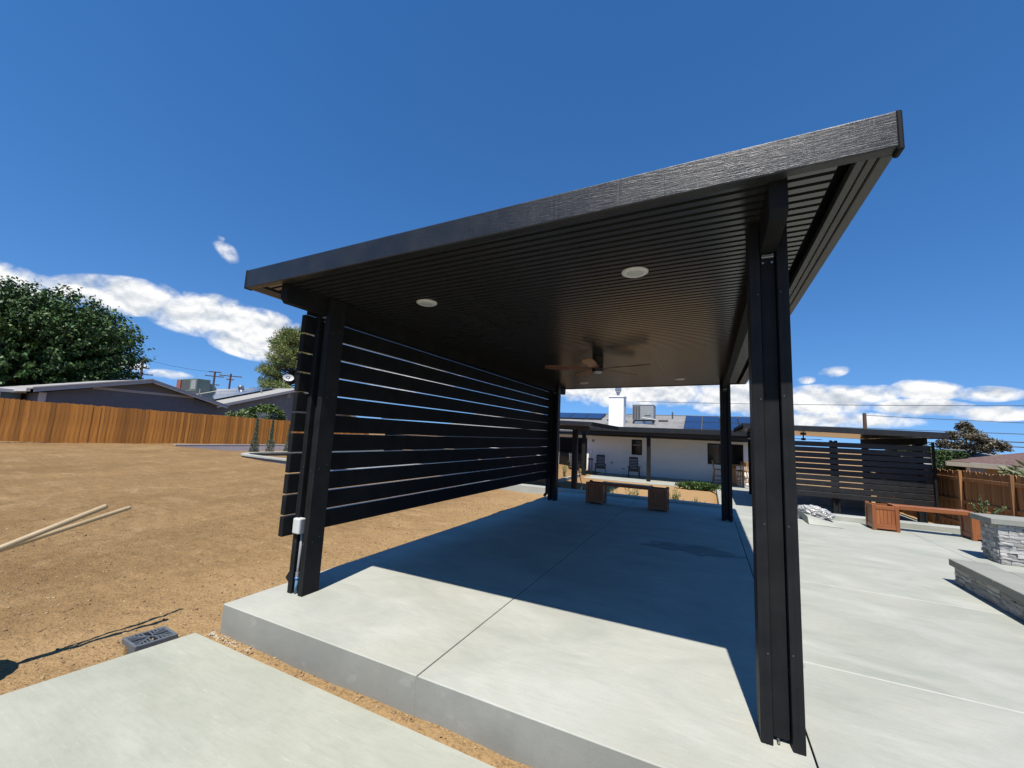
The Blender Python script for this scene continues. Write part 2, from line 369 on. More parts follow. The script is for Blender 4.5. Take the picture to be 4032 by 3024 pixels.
def local(o): ORG[o.name] = Vector((0, 0, 0)); return o     # parts given in the thing's own coordinates
def inst(name, me, parent, loc, rot=(0, 0, 0), sc=(1, 1, 1)):
    o = bpy.data.objects.new(name, me); COL.objects.link(o)
    if parent is not None: o.parent = parent; loc = Vector(loc) - ORG.get(parent.name, Vector())
    o.location = loc; o.rotation_euler = rot; o.scale = sc
    ORG[o.name] = ORG.get(parent.name, Vector()) if parent is not None else Vector(loc)
    return o
def copy_tree(o, parent=None):
    c = o.copy(); COL.objects.link(c); c.parent = parent
    ORG[c.name] = ORG.get(o.name, Vector())
    for ch in [x for x in bpy.data.objects if x.parent == o]: copy_tree(ch, c)
    return c
def struct(name, mb, m, parent=None, bevel=0, smooth=False):
    o = mb.build(name, m, parent, bevel, smooth)
    if parent is None: o['kind'] = 'structure'
    return o
def sstep(a, b, x):
    t = max(0., min(1., (x-a)/(b-a))); return t*t*(3-2*t)

# ---------------------------------------------------------------- terrain
def gz(x, y):
    base = -.215 + .05*sstep(-1, -6, x) + .26*sstep(-6, -21, x)
    base -= .34*sstep(7.5, 12, y)*sstep(-12, -18, x)*(1-sstep(-20.4, -21.0, x))
    base += .10*sstep(.5, 5, y)*sstep(-9, -1, x)
    low = -.36 - .46*sstep(8.0, 14, y) - .3*sstep(3.3, 3.6, x)*(1-sstep(5.7, 6.0, x))
    wx = sstep(-9.5, -1.5, x); wy = sstep(7.6, 8.1, y) if x > -3.2 else sstep(7.6, 11, y)
    z = base*(1-wx*wy) + low*wx*wy
    if y > 27 or x > 12: z = z*(1-sstep(12, 30, x)) - .75*sstep(12, 30, x) if x > 12 else z
    return z
def clods(x, y):
    p = Vector((x*3.1, y*3.1, 0)); q = Vector((x*11, y*11, 4.))
    n = noise.noise(p)*.014 + noise.noise(q)*.010 + noise.noise(Vector((x*27, y*27, 2.)))*.009
    n += noise.noise(Vector((x*.7, y*.7, 7.)))*.02
    if -6 < x < -.3 and y < 6:
        for rx in (-1.25, -2.55, -3.4):
            c = rx + .35*math.sin(y*.35+rx) ; dd = abs(x-c)
            if dd < .16: n += (-.012 + .008*(1 if math.sin((y+dd*.8)*52) > .2 else 0))*(1-(dd/.16)**4)*max(0., min(1., .9+1.6*noise.noise(Vector((x*.8, y*.6, 3.)))))
    return n
def axis(segs):
    out = []
    for a, b, st in segs:
        n = max(1, round((b-a)/st)); out += [a+(b-a)*i/n for i in range(n)]
    out.append(segs[-1][1]); return out
gxs = axis([(-2500, -120, 400), (-120, -40, 10), (-40, -22, 2), (-22, -9, .3), (-9, -5, .12), (-5, -3, .055), (-3, .02, .035), (.02, 4.2, .2), (4.2, 12, .4), (12, 60, 6), (60, 2500, 400)])
gys = axis([(-2500, -40, 400), (-40, -4, 6), (-4, -2, .15), (-2, 2.2, .035), (2.2, 5, .06), (5, 8.2, .1), (8.2, 26, .3), (26, 80, 6), (80, 2500, 400)])
gv = []; gf = []
for y in gys:
    for x in gxs:
        k = 1.0 if (-24 < x < 12 and -4 < y < 26) else 0
        z = gz(x, y) + (clods(x, y)*k if k else 0)
        if x > -.28 and y < -.43: z = min(z, -.235) if y > -.47 else -.26
        if -.28 < x and -.47 < y < -.36: z = -.215 + clods(x, y)*1.2
        if x > -.15 and -.34 < y < 7.75: z = min(z, -.23)
        if -.63 < x < -.345 and -.85 < y < -.545:
            u_ = (x+.487)*.147+(y+.692)*.989; v_ = (x+.487)*.998-(y+.692)*.067
            if abs(u_) < .117 and abs(v_) < .103: z = -.34
        gv.append((x, y, z))
nx = len(gxs)
for j in range(len(gys)-1):
    for i in range(nx-1): gf.append((j*nx+i, j*nx+i+1, (j+1)*nx+i+1, (j+1)*nx+i))
gm = MB(); gm.v = [Vector(v) for v in gv]; gm.f = gf
ground = gm.build('ground', DIRT, smooth=True, fixn=False); ground['kind'] = 'structure'

# loose clods and pebbles on the dirt (nobody could count them)
pb = MB(); rnd = random.Random(3)
PH = (1+5**.5)/2
ICO = [Vector(v).normalized() for v in ((-1, PH, 0), (1, PH, 0), (-1, -PH, 0), (1, -PH, 0), (0, -1, PH), (0, 1, PH), (0, -1, -PH), (0, 1, -PH), (PH, 0, -1), (PH, 0, 1), (-PH, 0, -1), (-PH, 0, 1))]
ICF = [(0, 11, 5), (0, 5, 1), (0, 1, 7), (0, 7, 10), (0, 10, 11), (1, 5, 9), (5, 11, 4), (11, 10, 2), (10, 7, 6), (7, 1, 8), (3, 9, 4), (3, 4, 2), (3, 2, 6), (3, 6, 8), (3, 8, 9), (4, 9, 5), (2, 4, 11), (6, 2, 10), (8, 6, 7), (9, 8, 1)]
def pebble(mb, c, r):
    c = Vector(c); sx, sy = rnd.uniform(.8, 1.4), rnd.uniform(.7, 1.2)
    mb.add([c + Vector((v.x*sx, v.y*sy, v.z*.62))*r*rnd.uniform(.75, 1.15) for v in ICO], ICF)
for _ in range(9000):
    x = -.25 - abs(rnd.gauss(0, 1))*3.2; y = rnd.uniform(-2, 7)
    if x < -12: continue
    pebble(pb, (x, y, gz(x, y)+clods(x, y)+.001), rnd.choice((.004, .005, .006, .007, .008, .010, .014)))
for _ in range(260):
    x = rnd.uniform(-.25, 3.2); y = rnd.uniform(-.465, -.385)
    pebble(pb, (x, y, -.213+clods(x, y)*1.2), rnd.choice((.004, .005, .007, .009, .013)))
tag(pb.build('pebbles', pm('dry_clods', (.30, .195, .095), (.42, .285, .155), 8, rough=.95, island=.35)), 'small dry clods and pebbles strewn over the dirt', 'pebbles', kind='stuff')

mc = MB()
for _ in range(200):
    t_ = rnd.random(); x = -.24 + .48*t_*t_; y = -.425 + rnd.gauss(0, .018)
    pebble(mc, (x, min(-.39, y), -.213+clods(x, y)*1.2), rnd.choice((.003, .004, .006, .008)))
tag(mc.build('mortar_crumbs', pm('pale_mortar', (.55, .45, .32), (.66, .57, .44), 9, rough=.95, island=.2)), 'pale crumbs of spilled mortar by the slab corner', 'mortar crumbs', kind='stuff')

# ---------------------------------------------------------------- concrete
def slab_panels(root, xs, ys, z, m, gap=.008, th=.30, bev=.005):
    for i in range(len(xs)-1):
        for j in range(len(ys)-1):
            x0 = xs[i]+(gap/2 if i else 0); x1 = xs[i+1]-(gap/2 if i < len(xs)-2 else 0)
            y0 = ys[j]+(gap/2 if j else 0); y1 = ys[j+1]-(gap/2 if j < len(ys)-2 else 0)
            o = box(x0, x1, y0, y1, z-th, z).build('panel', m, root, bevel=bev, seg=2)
            o.data.materials.append(CONC_SHADE)
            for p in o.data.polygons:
                if abs(p.normal.z) < .3: p.material_index = 1  # upright faces get the painted side shade
slab = struct('pavilion_slab', box(-.188, 3.56, -.3815, 7.65, -.29, -.010), CONC_SHADE)
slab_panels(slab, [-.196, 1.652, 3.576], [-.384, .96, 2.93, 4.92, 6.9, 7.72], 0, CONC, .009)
patio = struct('patio', box(3.68, 8.6, -5.2, 7.65, -.29, -.012), CONC2)
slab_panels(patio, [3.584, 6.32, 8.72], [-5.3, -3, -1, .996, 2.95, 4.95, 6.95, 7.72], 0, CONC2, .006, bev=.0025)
joint = MB()
for y in (-1, .996, 2.95): joint.box(3.60, 6.31, y-.007, y+.007, -.02, .0008)
joint.build('joint_filler', pm('pale_joint_grout', (.40, .395, .355), (.46, .455, .41), 12, rough=.9, k=1.0), patio)
walk = MB().prism([(-.31, -.49), (-.43, -1.45), (-1.05, -6.3), (5.5, -6.3), (5.5, -.505)], 'z', -.30, -.188)
struct('walkway', walk, CONC3, bevel=.008)
kerb = struct('kerb', box(-3.2, 3.55, 7.735, 8.02, -.55, .045), CONC2, bevel=.008)
box(5.12, 8.72, 7.735, 8.02, -.55, .095).build('kerb_run', CONC2, kerb, bevel=.008)
# sloped concrete wing wall where the path drops away
wg = MB(); wg.add([(4.80, 6.84, 0.004), (5.30, 6.80, 0.004), (5.12, 7.98, 0.004), (4.80, 7.98, 0.004), (4.80, 6.95, .13), (5.12, 7.98, .12), (4.80, 7.98, .16)],
                  [(0, 3, 2, 1), (0, 1, 4), (1, 2, 5, 4), (4, 5, 6), (0, 4, 6, 3), (2, 3, 6, 5)])
wg.build('wing_wall', CONC2, kerb, bevel=.004)
path = struct('path', MB().prism([(7.70, -.5), (7.72, -.004), (8.1, -.03), (11.0, -.70), (19.7, -.745), (19.7, -1.2), (11, -1.2)], 'x', 3.60, 5.6), CONC2)
struct('house_patio', box(-5.9, 6.6, 19.55, 23.6, -1.1, -.765), CONC2, bevel=.01)
struct('side_pavilion_floor', box(4.6, 8.95, 12.9, 18.6, -1.1, -.70), CONC2)
bk = struct('bed_kerb', MB().bar((3.54, 9.6, -.86), (3.54, 19.5, -.86), .10, .34), CONC2)
MB().bar((-3.06, 14.2, -.78), (-3.16, 19.6, -.78), .14, .34).build('kerb_run', CONC2, bk)

# ---------------------------------------------------------------- main pavilion
PAV = thing('pavilion', 'large black metal patio pavilion with slatted wall on concrete slab', 'pavilion', (1.7, 3, 0))
SL = .0234                                                     # roof fall per metre
def zroof(x): return 2.4864 + SL*(x+.2937)
def post(root, x, y, ztop, zbeam):
    p = MB().box(x+.0535, x+.1255, y+.045, y+.121, .018, zbeam).build('post', BZ, root, bevel=.004)
    for dx in (0, .127):
        q = MB(); x0, x1 = x+dx, x+dx+.051
        q.box(x0, x1, y, y+.165, .0015, ztop)
        q.build('side_plate', BZ, p, bevel=.004, seg=2)
        q2 = MB().box(x0+.0235, x0+.0275, y-.0012, y+.003, .004, ztop-.02); q2.build('seam', BZ, p)
    br = MB().box(x+.060, x+.119, y+.022, y+.044, zbeam-.022, zbeam-.004); br.build('bracket', STEEL, p, bevel=.002)
    for bx_ in (.068, .110):
        MB().tube([(x+bx_, y+.044, zbeam-.046), (x+bx_, y+.034, zbeam-.046)], .0065, 8).build('bolt', STEEL, p)
        MB().tube([(x+bx_, y+.021, zbeam-.013), (x+bx_, y+.010, zbeam-.013)], .005, 6).build('bolt', STEEL, p)
    MB().tube([(x+.075, y+.05, .012), (x+.075, y+.02, .012)], .006, 6).build('anchor_bolt', STEEL, p)
    return p
LX, RX, BYY = 0.0, 3.370, 6.124
ZBL, ZBR = 2.357, 2.416
SCREW = MB().tube([(0, .001, 0), (0, -.002, 0)], [.0036, .003], 8).mesh('screw', pm('dull_screw', (.16, .16, .16), rough=.5, metallic=.4))
for x, zb in ((LX, ZBL), (RX, ZBR)):
    for y in (0.0, BYY):
        pp = post(PAV, x, y, zroof(x+.09)+.01, zb)
        if y == 0.0:
            for zz in (.42, 1.02, 1.63, 2.2):
                for dx in (.038, .140): inst('screw', SCREW, pp, (x+dx, y, zz+random.uniform(-.02, .02)))
                inst('screw', SCREW, pp, ((x+.178) if x < 1 else x, y+.05, zz), (0, 0, math.pi/2 if x < 1 else -math.pi/2))
                inst('screw', SCREW, pp, ((x+.178) if x < 1 else x, y+.12, zz+.03), (0, 0, math.pi/2 if x < 1 else -math.pi/2))
def beam(root, x0, x1, y0, y1, zb, zt, m):
    c = .03
    return MB().prism([(y0, zt), (y0, zb+c*1.2), (y0+c, zb), (y1-c, zb), (y1, zb+c*1.2), (y1, zt)], 'x', x0, x1).build('beam', m, root, bevel=.003)
for x, zb in ((LX, ZBL), (RX, ZBR)): beam(PAV, x+.0525, x+.1265, -.385, 6.78, zb, zroof(x+.09)+.02, BY)
# slatted wall: eleven boards on the outside of the left posts
zs0, pit = .463, .1722
EDGE = pm('smooth_black_edge', (.05, .048, .045), rough=.22, spec=.55)
def edge_faces(o):
    o.data.materials.append(EDGE)
    for p in o.data.polygons:
        if abs(p.normal.z) > .9: p.material_index = 1
for i in range(11):
    z0 = zs0 + i*pit
    edge_faces(MB().box(-.0525, -.0015, -.10, 6.37, z0, z0+.1590).build('slat', BY, PAV, bevel=.005, seg=2))
MB().box(-.0525, -.0015, -.06, 6.33, zs0+11*pit, zs0+11*pit+.118).build('slat', BY, PAV, bevel=.006, seg=2)
# roof: pans, front/back fascia, side gutters
TRIMB = pm('black_trim_metal', (.062, .061, .058), (.075, .073, .069), 3, rough=.42, bump=.15, bscale=160, bstretch=(1, .08, 1), spec=.35)
AX, BXR = -.2937, 3.859
pan = MB(); pr = []
w = .2026
for k in range(3):
    a = k*w/3
    pr += [(a+.000, .048), (a+.0095, .048), (a+.0125, .0), (a+.0525, .0), (a+.0555, .048)]
pr += [(w, .048), (w, .060), (0, .060)]
def panmesh(x0, x1):
    mb = MB(); n = len(pr)
    vs = [(x0, p[0], zroof(x0)+.012+p[1]) for p in pr] + [(x1, p[0], zroof(x1)+.012+p[1]) for p in pr]
    fs = [(i, (i+1) % n, n+(i+1) % n, n+i) for i in range(n)] + [tuple(range(n-1, -1, -1)), tuple(range(n, 2*n))]
    mb.add(vs, fs); return mb
PANM = pm('black_pan_ceiling', (.030, .030, .029), (.036, .036, .034), 3, rough=.27, bump=.0, bscale=160, bstretch=(.08, 1, 1), spec=.7)
pme = panmesh(AX+.185, BXR-.185).mesh('roof_pan', PANM)
yy = -.425
while yy < 6.80:
    inst('roof_pan', pme, PAV, (0, yy, 0)).location = (-1.7, yy-3, 0); yy += .2027
def fascia_poly(x0, x1, y0, y1, h=.1549):
    mb = MB(); vs = []
    for x in (x0, x1):
        for y, z in ((y0, 0), (y1, 0), (y1, h), (y0, h)): vs.append((x, y, zroof(x)+z))
    mb.add(vs, [(0, 1, 2, 3), (7, 6, 5, 4), (0, 4, 5, 1), (1, 5, 6, 2), (2, 6, 7, 3), (3, 7, 4, 0)]); return mb
fascia_poly(AX, BXR, -.47, -.415).build('front_fascia', BX, PAV, bevel=.006, seg=2)
fascia_poly(AX, BXR, 6.80, 6.853).build('rear_fascia', BX, PAV, bevel=.006)
for x0, sg in ((AX, 1), (BXR, -1)):
    def gb(u0, u1, z0, z1): return MB().box(min(x0+sg*u0, x0+sg*u1), max(x0+sg*u0, x0+sg*u1), -.413, 6.798, zroof(x0)+z0, zroof(x0)+z1)
    gobj = gb(0, .050, .002, .150).build('gutter', TRIMB, PAV, bevel=.005)
    gb(.0535, .085, .006, .05).build('gutter_lip', TRIMB, gobj, bevel=.003)
    gb(.0875, .122, .010, .05).build('gutter_step', TRIMB, gobj, bevel=.003)
MB().box(BXR-.012, BXR+.010, -.474, -.41, zroof(BXR)-.016, zroof(BXR)+.1565).build('corner_cap', BZ, PAV, bevel=.006)
MB().box(AX-.008, AX+.012, -.474, -.41, zroof(AX)-.004, zroof(AX)+.1565).build('corner_cap', BZ, PAV, bevel=.005)
rp = MB(); rp.add([(AX+.05, -.42, zroof(AX)+.13), (BXR-.05, -.42, zroof(BXR)+.13), (BXR-.05, 6.81, zroof(BXR)+.13), (AX+.05, 6.81, zroof(AX)+.13)], [(0, 1, 2, 3)])
rp.build('roof_deck', BX, PAV)
for y in (.10, 6.30):                                           # rain pipes with kicked-out feet at the left posts
    d = MB().box(-.122, -.066, y, y+.045, .12, 2.44)
    dp = d.build('downspout', BZ, PAV, bevel=.004)
    MB().bar((-.094, y+.022, .125), (-.150, y+.022, .045), .045, .055, (1, 0, .5)).build('downspout_foot', BZ, dp, bevel=.004)

# ceiling lights
lm = None
for (x, y, lab) in ((.89, .42, 'front left'), (2.705, .42, 'front right'), (.81, 5.92, 'far left'), (2.685, 5.86, 'far right')):
    z = zroof(x)+.012
    lt = thing('ceiling_light', {'front left': 'round white ceiling light nearest the slatted wall at the roof front', 'front right': 'large round white ceiling light nearest the right front post',
               'far left': 'small far ceiling light behind the fan beside slatted wall', 'far right': 'small far ceiling light right of the ceiling fan'}[lab], 'ceiling light', (x, y, z), group='ceiling lights under the pavilion')
    local(lt); lt.rotation_euler.y = -SL
    MB().lathe([(.0, 0.0), (.092, 0.0), (.091, -.006), (.078, -.013), (.058, -.014), (.055, -.010), (0.0, -.010)], n=32).build('trim_ring', WHITEP, lt, smooth=False)
    MB().lathe([(0.0, -.0102), (.054, -.0102), (.048, -.0135), (0, -.0145)], n=24).build('lens', LENS, lt, smooth=True)

# ceiling fan
FX, FY = 1.735, 3.33
fan = thing('ceiling_fan', 'ceiling fan with five wooden blades and black motor under pavilion roof', 'ceiling fan', (FX, FY, zroof(FX)+.012)); local(fan)
MB().lathe([(0, 0), (.078, 0), (.078, -.09), (.073, -.095), (.073, -.10), (.078, -.105), (.078, -.145), (0, -.145)], n=28).build('motor_housing', BLACKP, fan)
MB().lathe([(0, -.1605), (.080, -.1605), (.080, -.205), (.072, -.214), (0, -.214)], n=28).build('hub', BLACKP, fan)
MB().lathe([(0, -.2145), (.068, -.2145), (.060, -.228), (.035, -.238), (0, -.240)], n=24).build('light_lens', LENS, fan, smooth=True)
for k in range(5):
    a = R(344 + 72*k); bl = MB(); n = 8; top = []; bot = []
    for i in range(n+1):
        t = i/n; r = .05 + t*.71; wd = .030 + .040*math.sin(min(1, t*1.25)*math.pi/2) - (.05*max(0, t-.9)*4)
        tw = R(13)
        for sgn in (-1, 1):
            ly = sgn*wd; p = Vector((r, ly*math.cos(tw), -.163 + ly*math.sin(tw)*1.0))
            top.append(p); bot.append(p - Vector((0, 0, .008)))
    vs = top+bot; N = len(top); fs = []
    for i in range(n):
        fs += [(2*i, 2*i+2, 2*i+3, 2*i+1), (N+2*i, N+2*i+1, N+2*i+3, N+2*i+2), (2*i, N+2*i, N+2*i+2, 2*i+2), (2*i+1, 2*i+3, N+2*i+3, N+2*i+1)]
    fs += [(0, 1, N+1, N), (2*n, N+2*n, N+2*n+1, 2*n+1)]
    rotm = Matrix.Rotation(a, 3, 'Z'); bl.add([rotm @ v for v in vs], fs)
    b = bl.build('blade', BLADEW, fan)

# conduit with white outlet box on the front left post
cd = thing('electric_conduit', 'grey conduit with white outlet box on the left front post', 'conduit', (.089, .02, 0))
MB().tube([(.078, .022, .10), (.080, .020, .22), (.088, .018, .50)], .0105, 10).build('pipe', GREYPVC, cd, smooth=True)
MB().tube([(.074, .022, .002), (.078, .022, .118)], .0125, 10).build('lower_pipe', BLUET, cd, smooth=True)
MB().tube([(.077, .022, .120), (.0785, .0215, .172)], .0145, 10).build('coupling', GREYPVC, cd)
MB().lathe([(.013, 0), (.0185, .004), (.019, .012), (.0135, .017)], (.0775, .022, .115), 10).build('tape', pm('blue_tape', (.05, .22, .55), rough=.4), cd)
ob = MB().box(.018, .100, -.030, .035, .482, .608).build('outlet_box', WHITEP, cd, bevel=.012, seg=3)
MB().box(.098, .112, -.026, .040, .486, .604).build('cover_edge', GREYPVC, ob, bevel=.004)

# ---------------------------------------------------------------- planter benches
def make_bench(name, label, loc, group):
    t = local(thing(name, label, 'bench', loc, group=group))
    W_, D_, H_ = .372, .372, .44
    L_ = 1.645
    for k, x0 in enumerate((0, L_-W_)):
        bxp = MB().box(x0+.03, x0+W_-.03, .03, D_-.03, .03, .05).build('planter_box', BENCHW, t)
        for cx in (x0, x0+W_-.055):
            for cy in (0, D_-.055):
                hh = H_+.012 if (cy > 0) else H_
                MB().box(cx, cx+.055, cy, cy+.055, .004, hh).build('corner_post', BENCHW, bxp, bevel=.003)
        for z0, z1 in ((.03, .105), (.365, .43)):
            for y0 in (.006, D_-.026): MB().box(x0+.056, x0+W_-.056, y0, y0+.02, z0, z1).build('rail', BENCHX, bxp, bevel=.002)
            for xx in (x0+.006, x0+W_-.026): MB().box(xx, xx+.02, .056, D_-.056, z0, z1).build('rail', BENCHW, bxp, bevel=.002)
        n = 5; sw = (W_-.112)/n
        for i in range(n):
            for y0 in (.014, D_-.028): MB().box(x0+.056+i*sw+.0015, x0+.056+(i+1)*sw-.0015, y0, y0+.012, .106, .364).build('slat', BENCHW, bxp, bevel=.002)
            for xx in (x0+.014, x0+W_-.026): MB().box(xx, xx+.012, .056+i*sw+.0015, .056+(i+1)*sw-.0015, .106, .364).build('slat', BENCHW, bxp, bevel=.002)
        MB().box(x0+.035, x0+W_-.035, .035, D_-.035, .06, .37).build('soil', pm('dark_potting_soil', (.03, .022, .016), (.05, .038, .028), 20, rough=1, bump=.6), bxp)
    for j in range(3):
        y0 = .07+j*.081
        MB().box(W_-.065, L_-W_+.065, y0, y0+.075, .425, .452).build('seat_plank', BENCHX, t, bevel=.004)
    for y0 in (.068, .285): MB().box(W_+.002, L_-W_-.002, y0, y0+.02, .385, .4245).build('seat_rail', BENCHX, t, bevel=.002)
    return t
make_bench('planter_bench', 'wooden bench between two planter boxes in shade under the pavilion', (.785, 6.34, 0), 'planter benches')
make_bench('planter_bench', 'sunlit reddish wooden bench between two planter boxes by the kerb', (5.775, 7.075, 0), 'planter benches')

# ---------------------------------------------------------------- drain, tub and tool handles at the left
dr = thing('drain_grate', 'dark grey plastic drain grate beside the walkway corner', 'drain grate', (-.48, -.68, -.2))
ux = Vector((.035, .235, 0)).normalized(); vx = Vector((.222, -.015, 0)).normalized(); cc = Vector((-.487, -.692, 0))
def dq(u, v, z): return cc + ux*u + vx*v + Vector((0, 0, z))
body = MB(); hl, hw = .122, .108
def dbox(mb, u0, u1, v0, v1, z0, z1):
    mb.add([dq(u0, v0, z0), dq(u1, v0, z0), dq(u1, v1, z0), dq(u0, v1, z0), dq(u0, v0, z1), dq(u1, v0, z1), dq(u1, v1, z1), dq(u0, v1, z1)],
           [(0, 3, 2, 1), (4, 5, 6, 7), (0, 1, 5, 4), (1, 2, 6, 5), (2, 3, 7, 6), (3, 0, 4, 7)])
zt = -.177
for a in ((-hl, hl, -hw, -hw+.017), (-hl, hl, hw-.017, hw), (-hl, -hl+.017, -hw+.017, hw-.017), (hl-.017, hl, -hw+.017, hw-.017)): dbox(body, *a, -.29, zt)
body.build('frame', DRAINP, dr, bevel=.003)
fl = MB(); dbox(fl, -hl+.017, hl-.017, -hw+.017, hw-.017, -.30, -.262); fl.build('sump', BLACKP, dr)
gr = MB(); hi_u, hi_v = hl-.016, hw-.016
for i in range(2):                                              # diagonal ribs
    a, b = dq(-hi_u, -hi_v if i else hi_v, zt-.005), dq(hi_u, hi_v if i else -hi_v, zt-.005)
    gr.bar(a, b, .010, .010)
for i in range(1, 10):                                          # bars fan out between the diagonals
    t = -1 + 2*i/10
    if abs(t) > .05:
        gr.bar(dq(hi_u*t, -hi_v, zt-.0065), dq(hi_u*t, -hi_v*abs(t), zt-.0065), .0065, .008)
        gr.bar(dq(hi_u*t, hi_v*abs(t), zt-.0065), dq(hi_u*t, hi_v, zt-.0065), .0065, .008)
        gr.bar(dq(-hi_u, hi_v*t, zt-.0065), dq(-hi_u*abs(t), hi_v*t, zt-.0065), .0065, .008)
        gr.bar(dq(hi_u*abs(t), hi_v*t, zt-.0065), dq(hi_u, hi_v*t, zt-.0065), .0065, .008)
gr.build('grille', DRAINP, dr)
tb = thing('tub', 'round dark tub just past the left edge whose shadow lies on the dirt', 'tub', (-.85, -1.64, -.21))
MB().lathe([(.16, 0), (.20, .33), (.225, .345), (.225, .365), (.195, .365), (.155, .03), (0, .03)], (-.85, -1.64, -.235), 32).build('wall', BLACKP, tb)
for nm, tip, mid, lab in (('shovel', Vector((-.73, -.959, .746)), Vector((-.784, -1.416, .546)), 'thicker pale wooden tool handle nearer the camera at the left edge'),
                          ('shovel', Vector((-.829, -.781, .699)), Vector((-.821, -1.406, .527)), 'longer thin wooden tool handle behind the other at the left edge')):
    d = (tip-mid).normalized(); end = mid - d*1.1
    t = (end.z+.14)/(-d.z) if d.z else 0
    tl = thing('tool_handle', lab, 'tool handle', tuple(end), group='tool handles leaning on the tub')
    r_ = .0185 if 'thicker' in lab else .0155
    MB().tube([end, mid, tip-d*.012, tip-d*.004, tip], [r_, r_, r_, r_*.85, r_*.45], 14).build('handle', HANDLEW, tl, smooth=True)

# ---------------------------------------------------------------- stone seat wall and stone counter
def stone_variants():
    out = []; rr = random.Random(11)
    for k in range(6):
        bm = bmesh.new(); bmesh.ops.create_cube(bm, size=1)
        bmesh.ops.subdivide_edges(bm, edges=bm.edges, cuts=1, use_grid_fill=True)
        for v in bm.verts:
            v.co += Vector((rr.uniform(-.05, .05), rr.uniform(-.16, .12), rr.uniform(-.07, .07)))
        me = bpy.data.meshes.new('stone'); bm.to_mesh(me); bm.free(); me.materials.append(STONEM); out.append(me)
    return out
STV = stone_variants()
def stone_face(root, origin, along, normal, length, height, row=.042, rr=random.Random(5), lmin=.07, lmax=.2):
    origin, along, normal = Vector(origin), Vector(along).normalized(), Vector(normal).normalized()
    rz = math.atan2(along.y, along.x); z = .003
    while z < height-.012:
        h = min(row*rr.uniform(.75, 1.25), height-z); s = rr.uniform(-.05, 0)
        while s < length:
            l = rr.uniform(lmin, lmax); a, b = max(0, s), min(length, s+l)
            if b-a > .02:
                th = rr.uniform(.022, .038)
                c = origin + along*((a+b)/2) + normal*(th/2-.006) + Vector((0, 0, z+h/2))
                o = inst('stone', rr.choice(STV), root, c, (0, 0, rz), (b-a-.003, th*1.35, h-.003))
            s += l
        z += h
sw = thing('seat_wall', 'low stone-faced seat wall with smooth concrete cap at right edge', 'seat wall', (5.7, 2.5, 0))
MB().box(5.60, 5.80, .8, 3.86, .002, .178).build('core', MORTAR, sw)
stone_face(sw, (5.60, 3.86, 0), (0, -1, 0), (-1, 0, 0), 2.6, .176)
stone_face(sw, (5.58, 3.86, 0), (1, 0, 0), (0, 1, 0), .22, .176)
for y0, y1 in ((.8, 1.60), (1.603, 2.40), (2.403, 3.10), (3.103, 3.895)):
    MB().box(5.535, 5.86, y0, y1, .178, .25).build('cap', CAPC, sw, bevel=.007, seg=2)
MB().box(5.863, 7.6, 3.30, 3.60, .19, .25).build('cap_return', CAPC, sw, bevel=.006, seg=2)
MB().box(5.863, 7.6, 3.33, 3.57, .002, .188).build('core_return', MORTAR, sw)
ct = thing('stone_counter', 'taller stone-faced counter end with thick grey cap by bench', 'stone counter', (7.2, 5.4, 0))
MB().box(6.60, 8.2, 5.35, 5.70, .002, .50).build('core', MORTAR, ct)
stone_face(ct, (6.575, 5.35, 0), (1, 0, 0), (0, -1, 0), 1.1, .498, .046)
stone_face(ct, (6.60, 5.70, 0), (0, -1, 0), (-1, 0, 0), .36, .498, .046, lmin=.06, lmax=.14)
MB().prism([(6.50, 5.28), (8.25, 5.28), (8.25, 5.78), (6.50, 5.78)], 'z', .502, .58).build('cap', CAPC, ct, bevel=.008, seg=2)

# clear plastic bag lying on the wing wall
bm = bmesh.new(); bmesh.ops.create_icosphere(bm, subdivisions=5, radius=1)
for v in bm.verts:
    c = v.co.copy(); k = 1 + .34*abs(noise.noise(c*2.3)) - .15 + .18*noise.noise(c*5.5) + .10*noise.noise(c*12)
    v.co = Vector((c.x*.25*k*(1+.25*(abs(c.x)**3)), c.y*.17*k, max(-.05, c.z*.115*k)))
me = bpy.data.meshes.new('plastic_bag'); bm.to_mesh(me); bm.free()
for p in me.polygons: p.use_smooth = True
bagm = pm('clear_plastic', (.66, .66, .65), (.42, .41, .38), 5, (1, 1, 1), 5, .16, .9, 16, spec=.7, coat=.5); me.materials.append(bagm)
bag = bpy.data.objects.new('plastic_bag', me); COL.objects.link(bag); bag.location = (4.99, 7.30, .175); bag.rotation_euler = (R(6), R(8), R(-38))
tag(bag, 'crumpled clear plastic bag lying on the sloped kerb end', 'plastic bag')

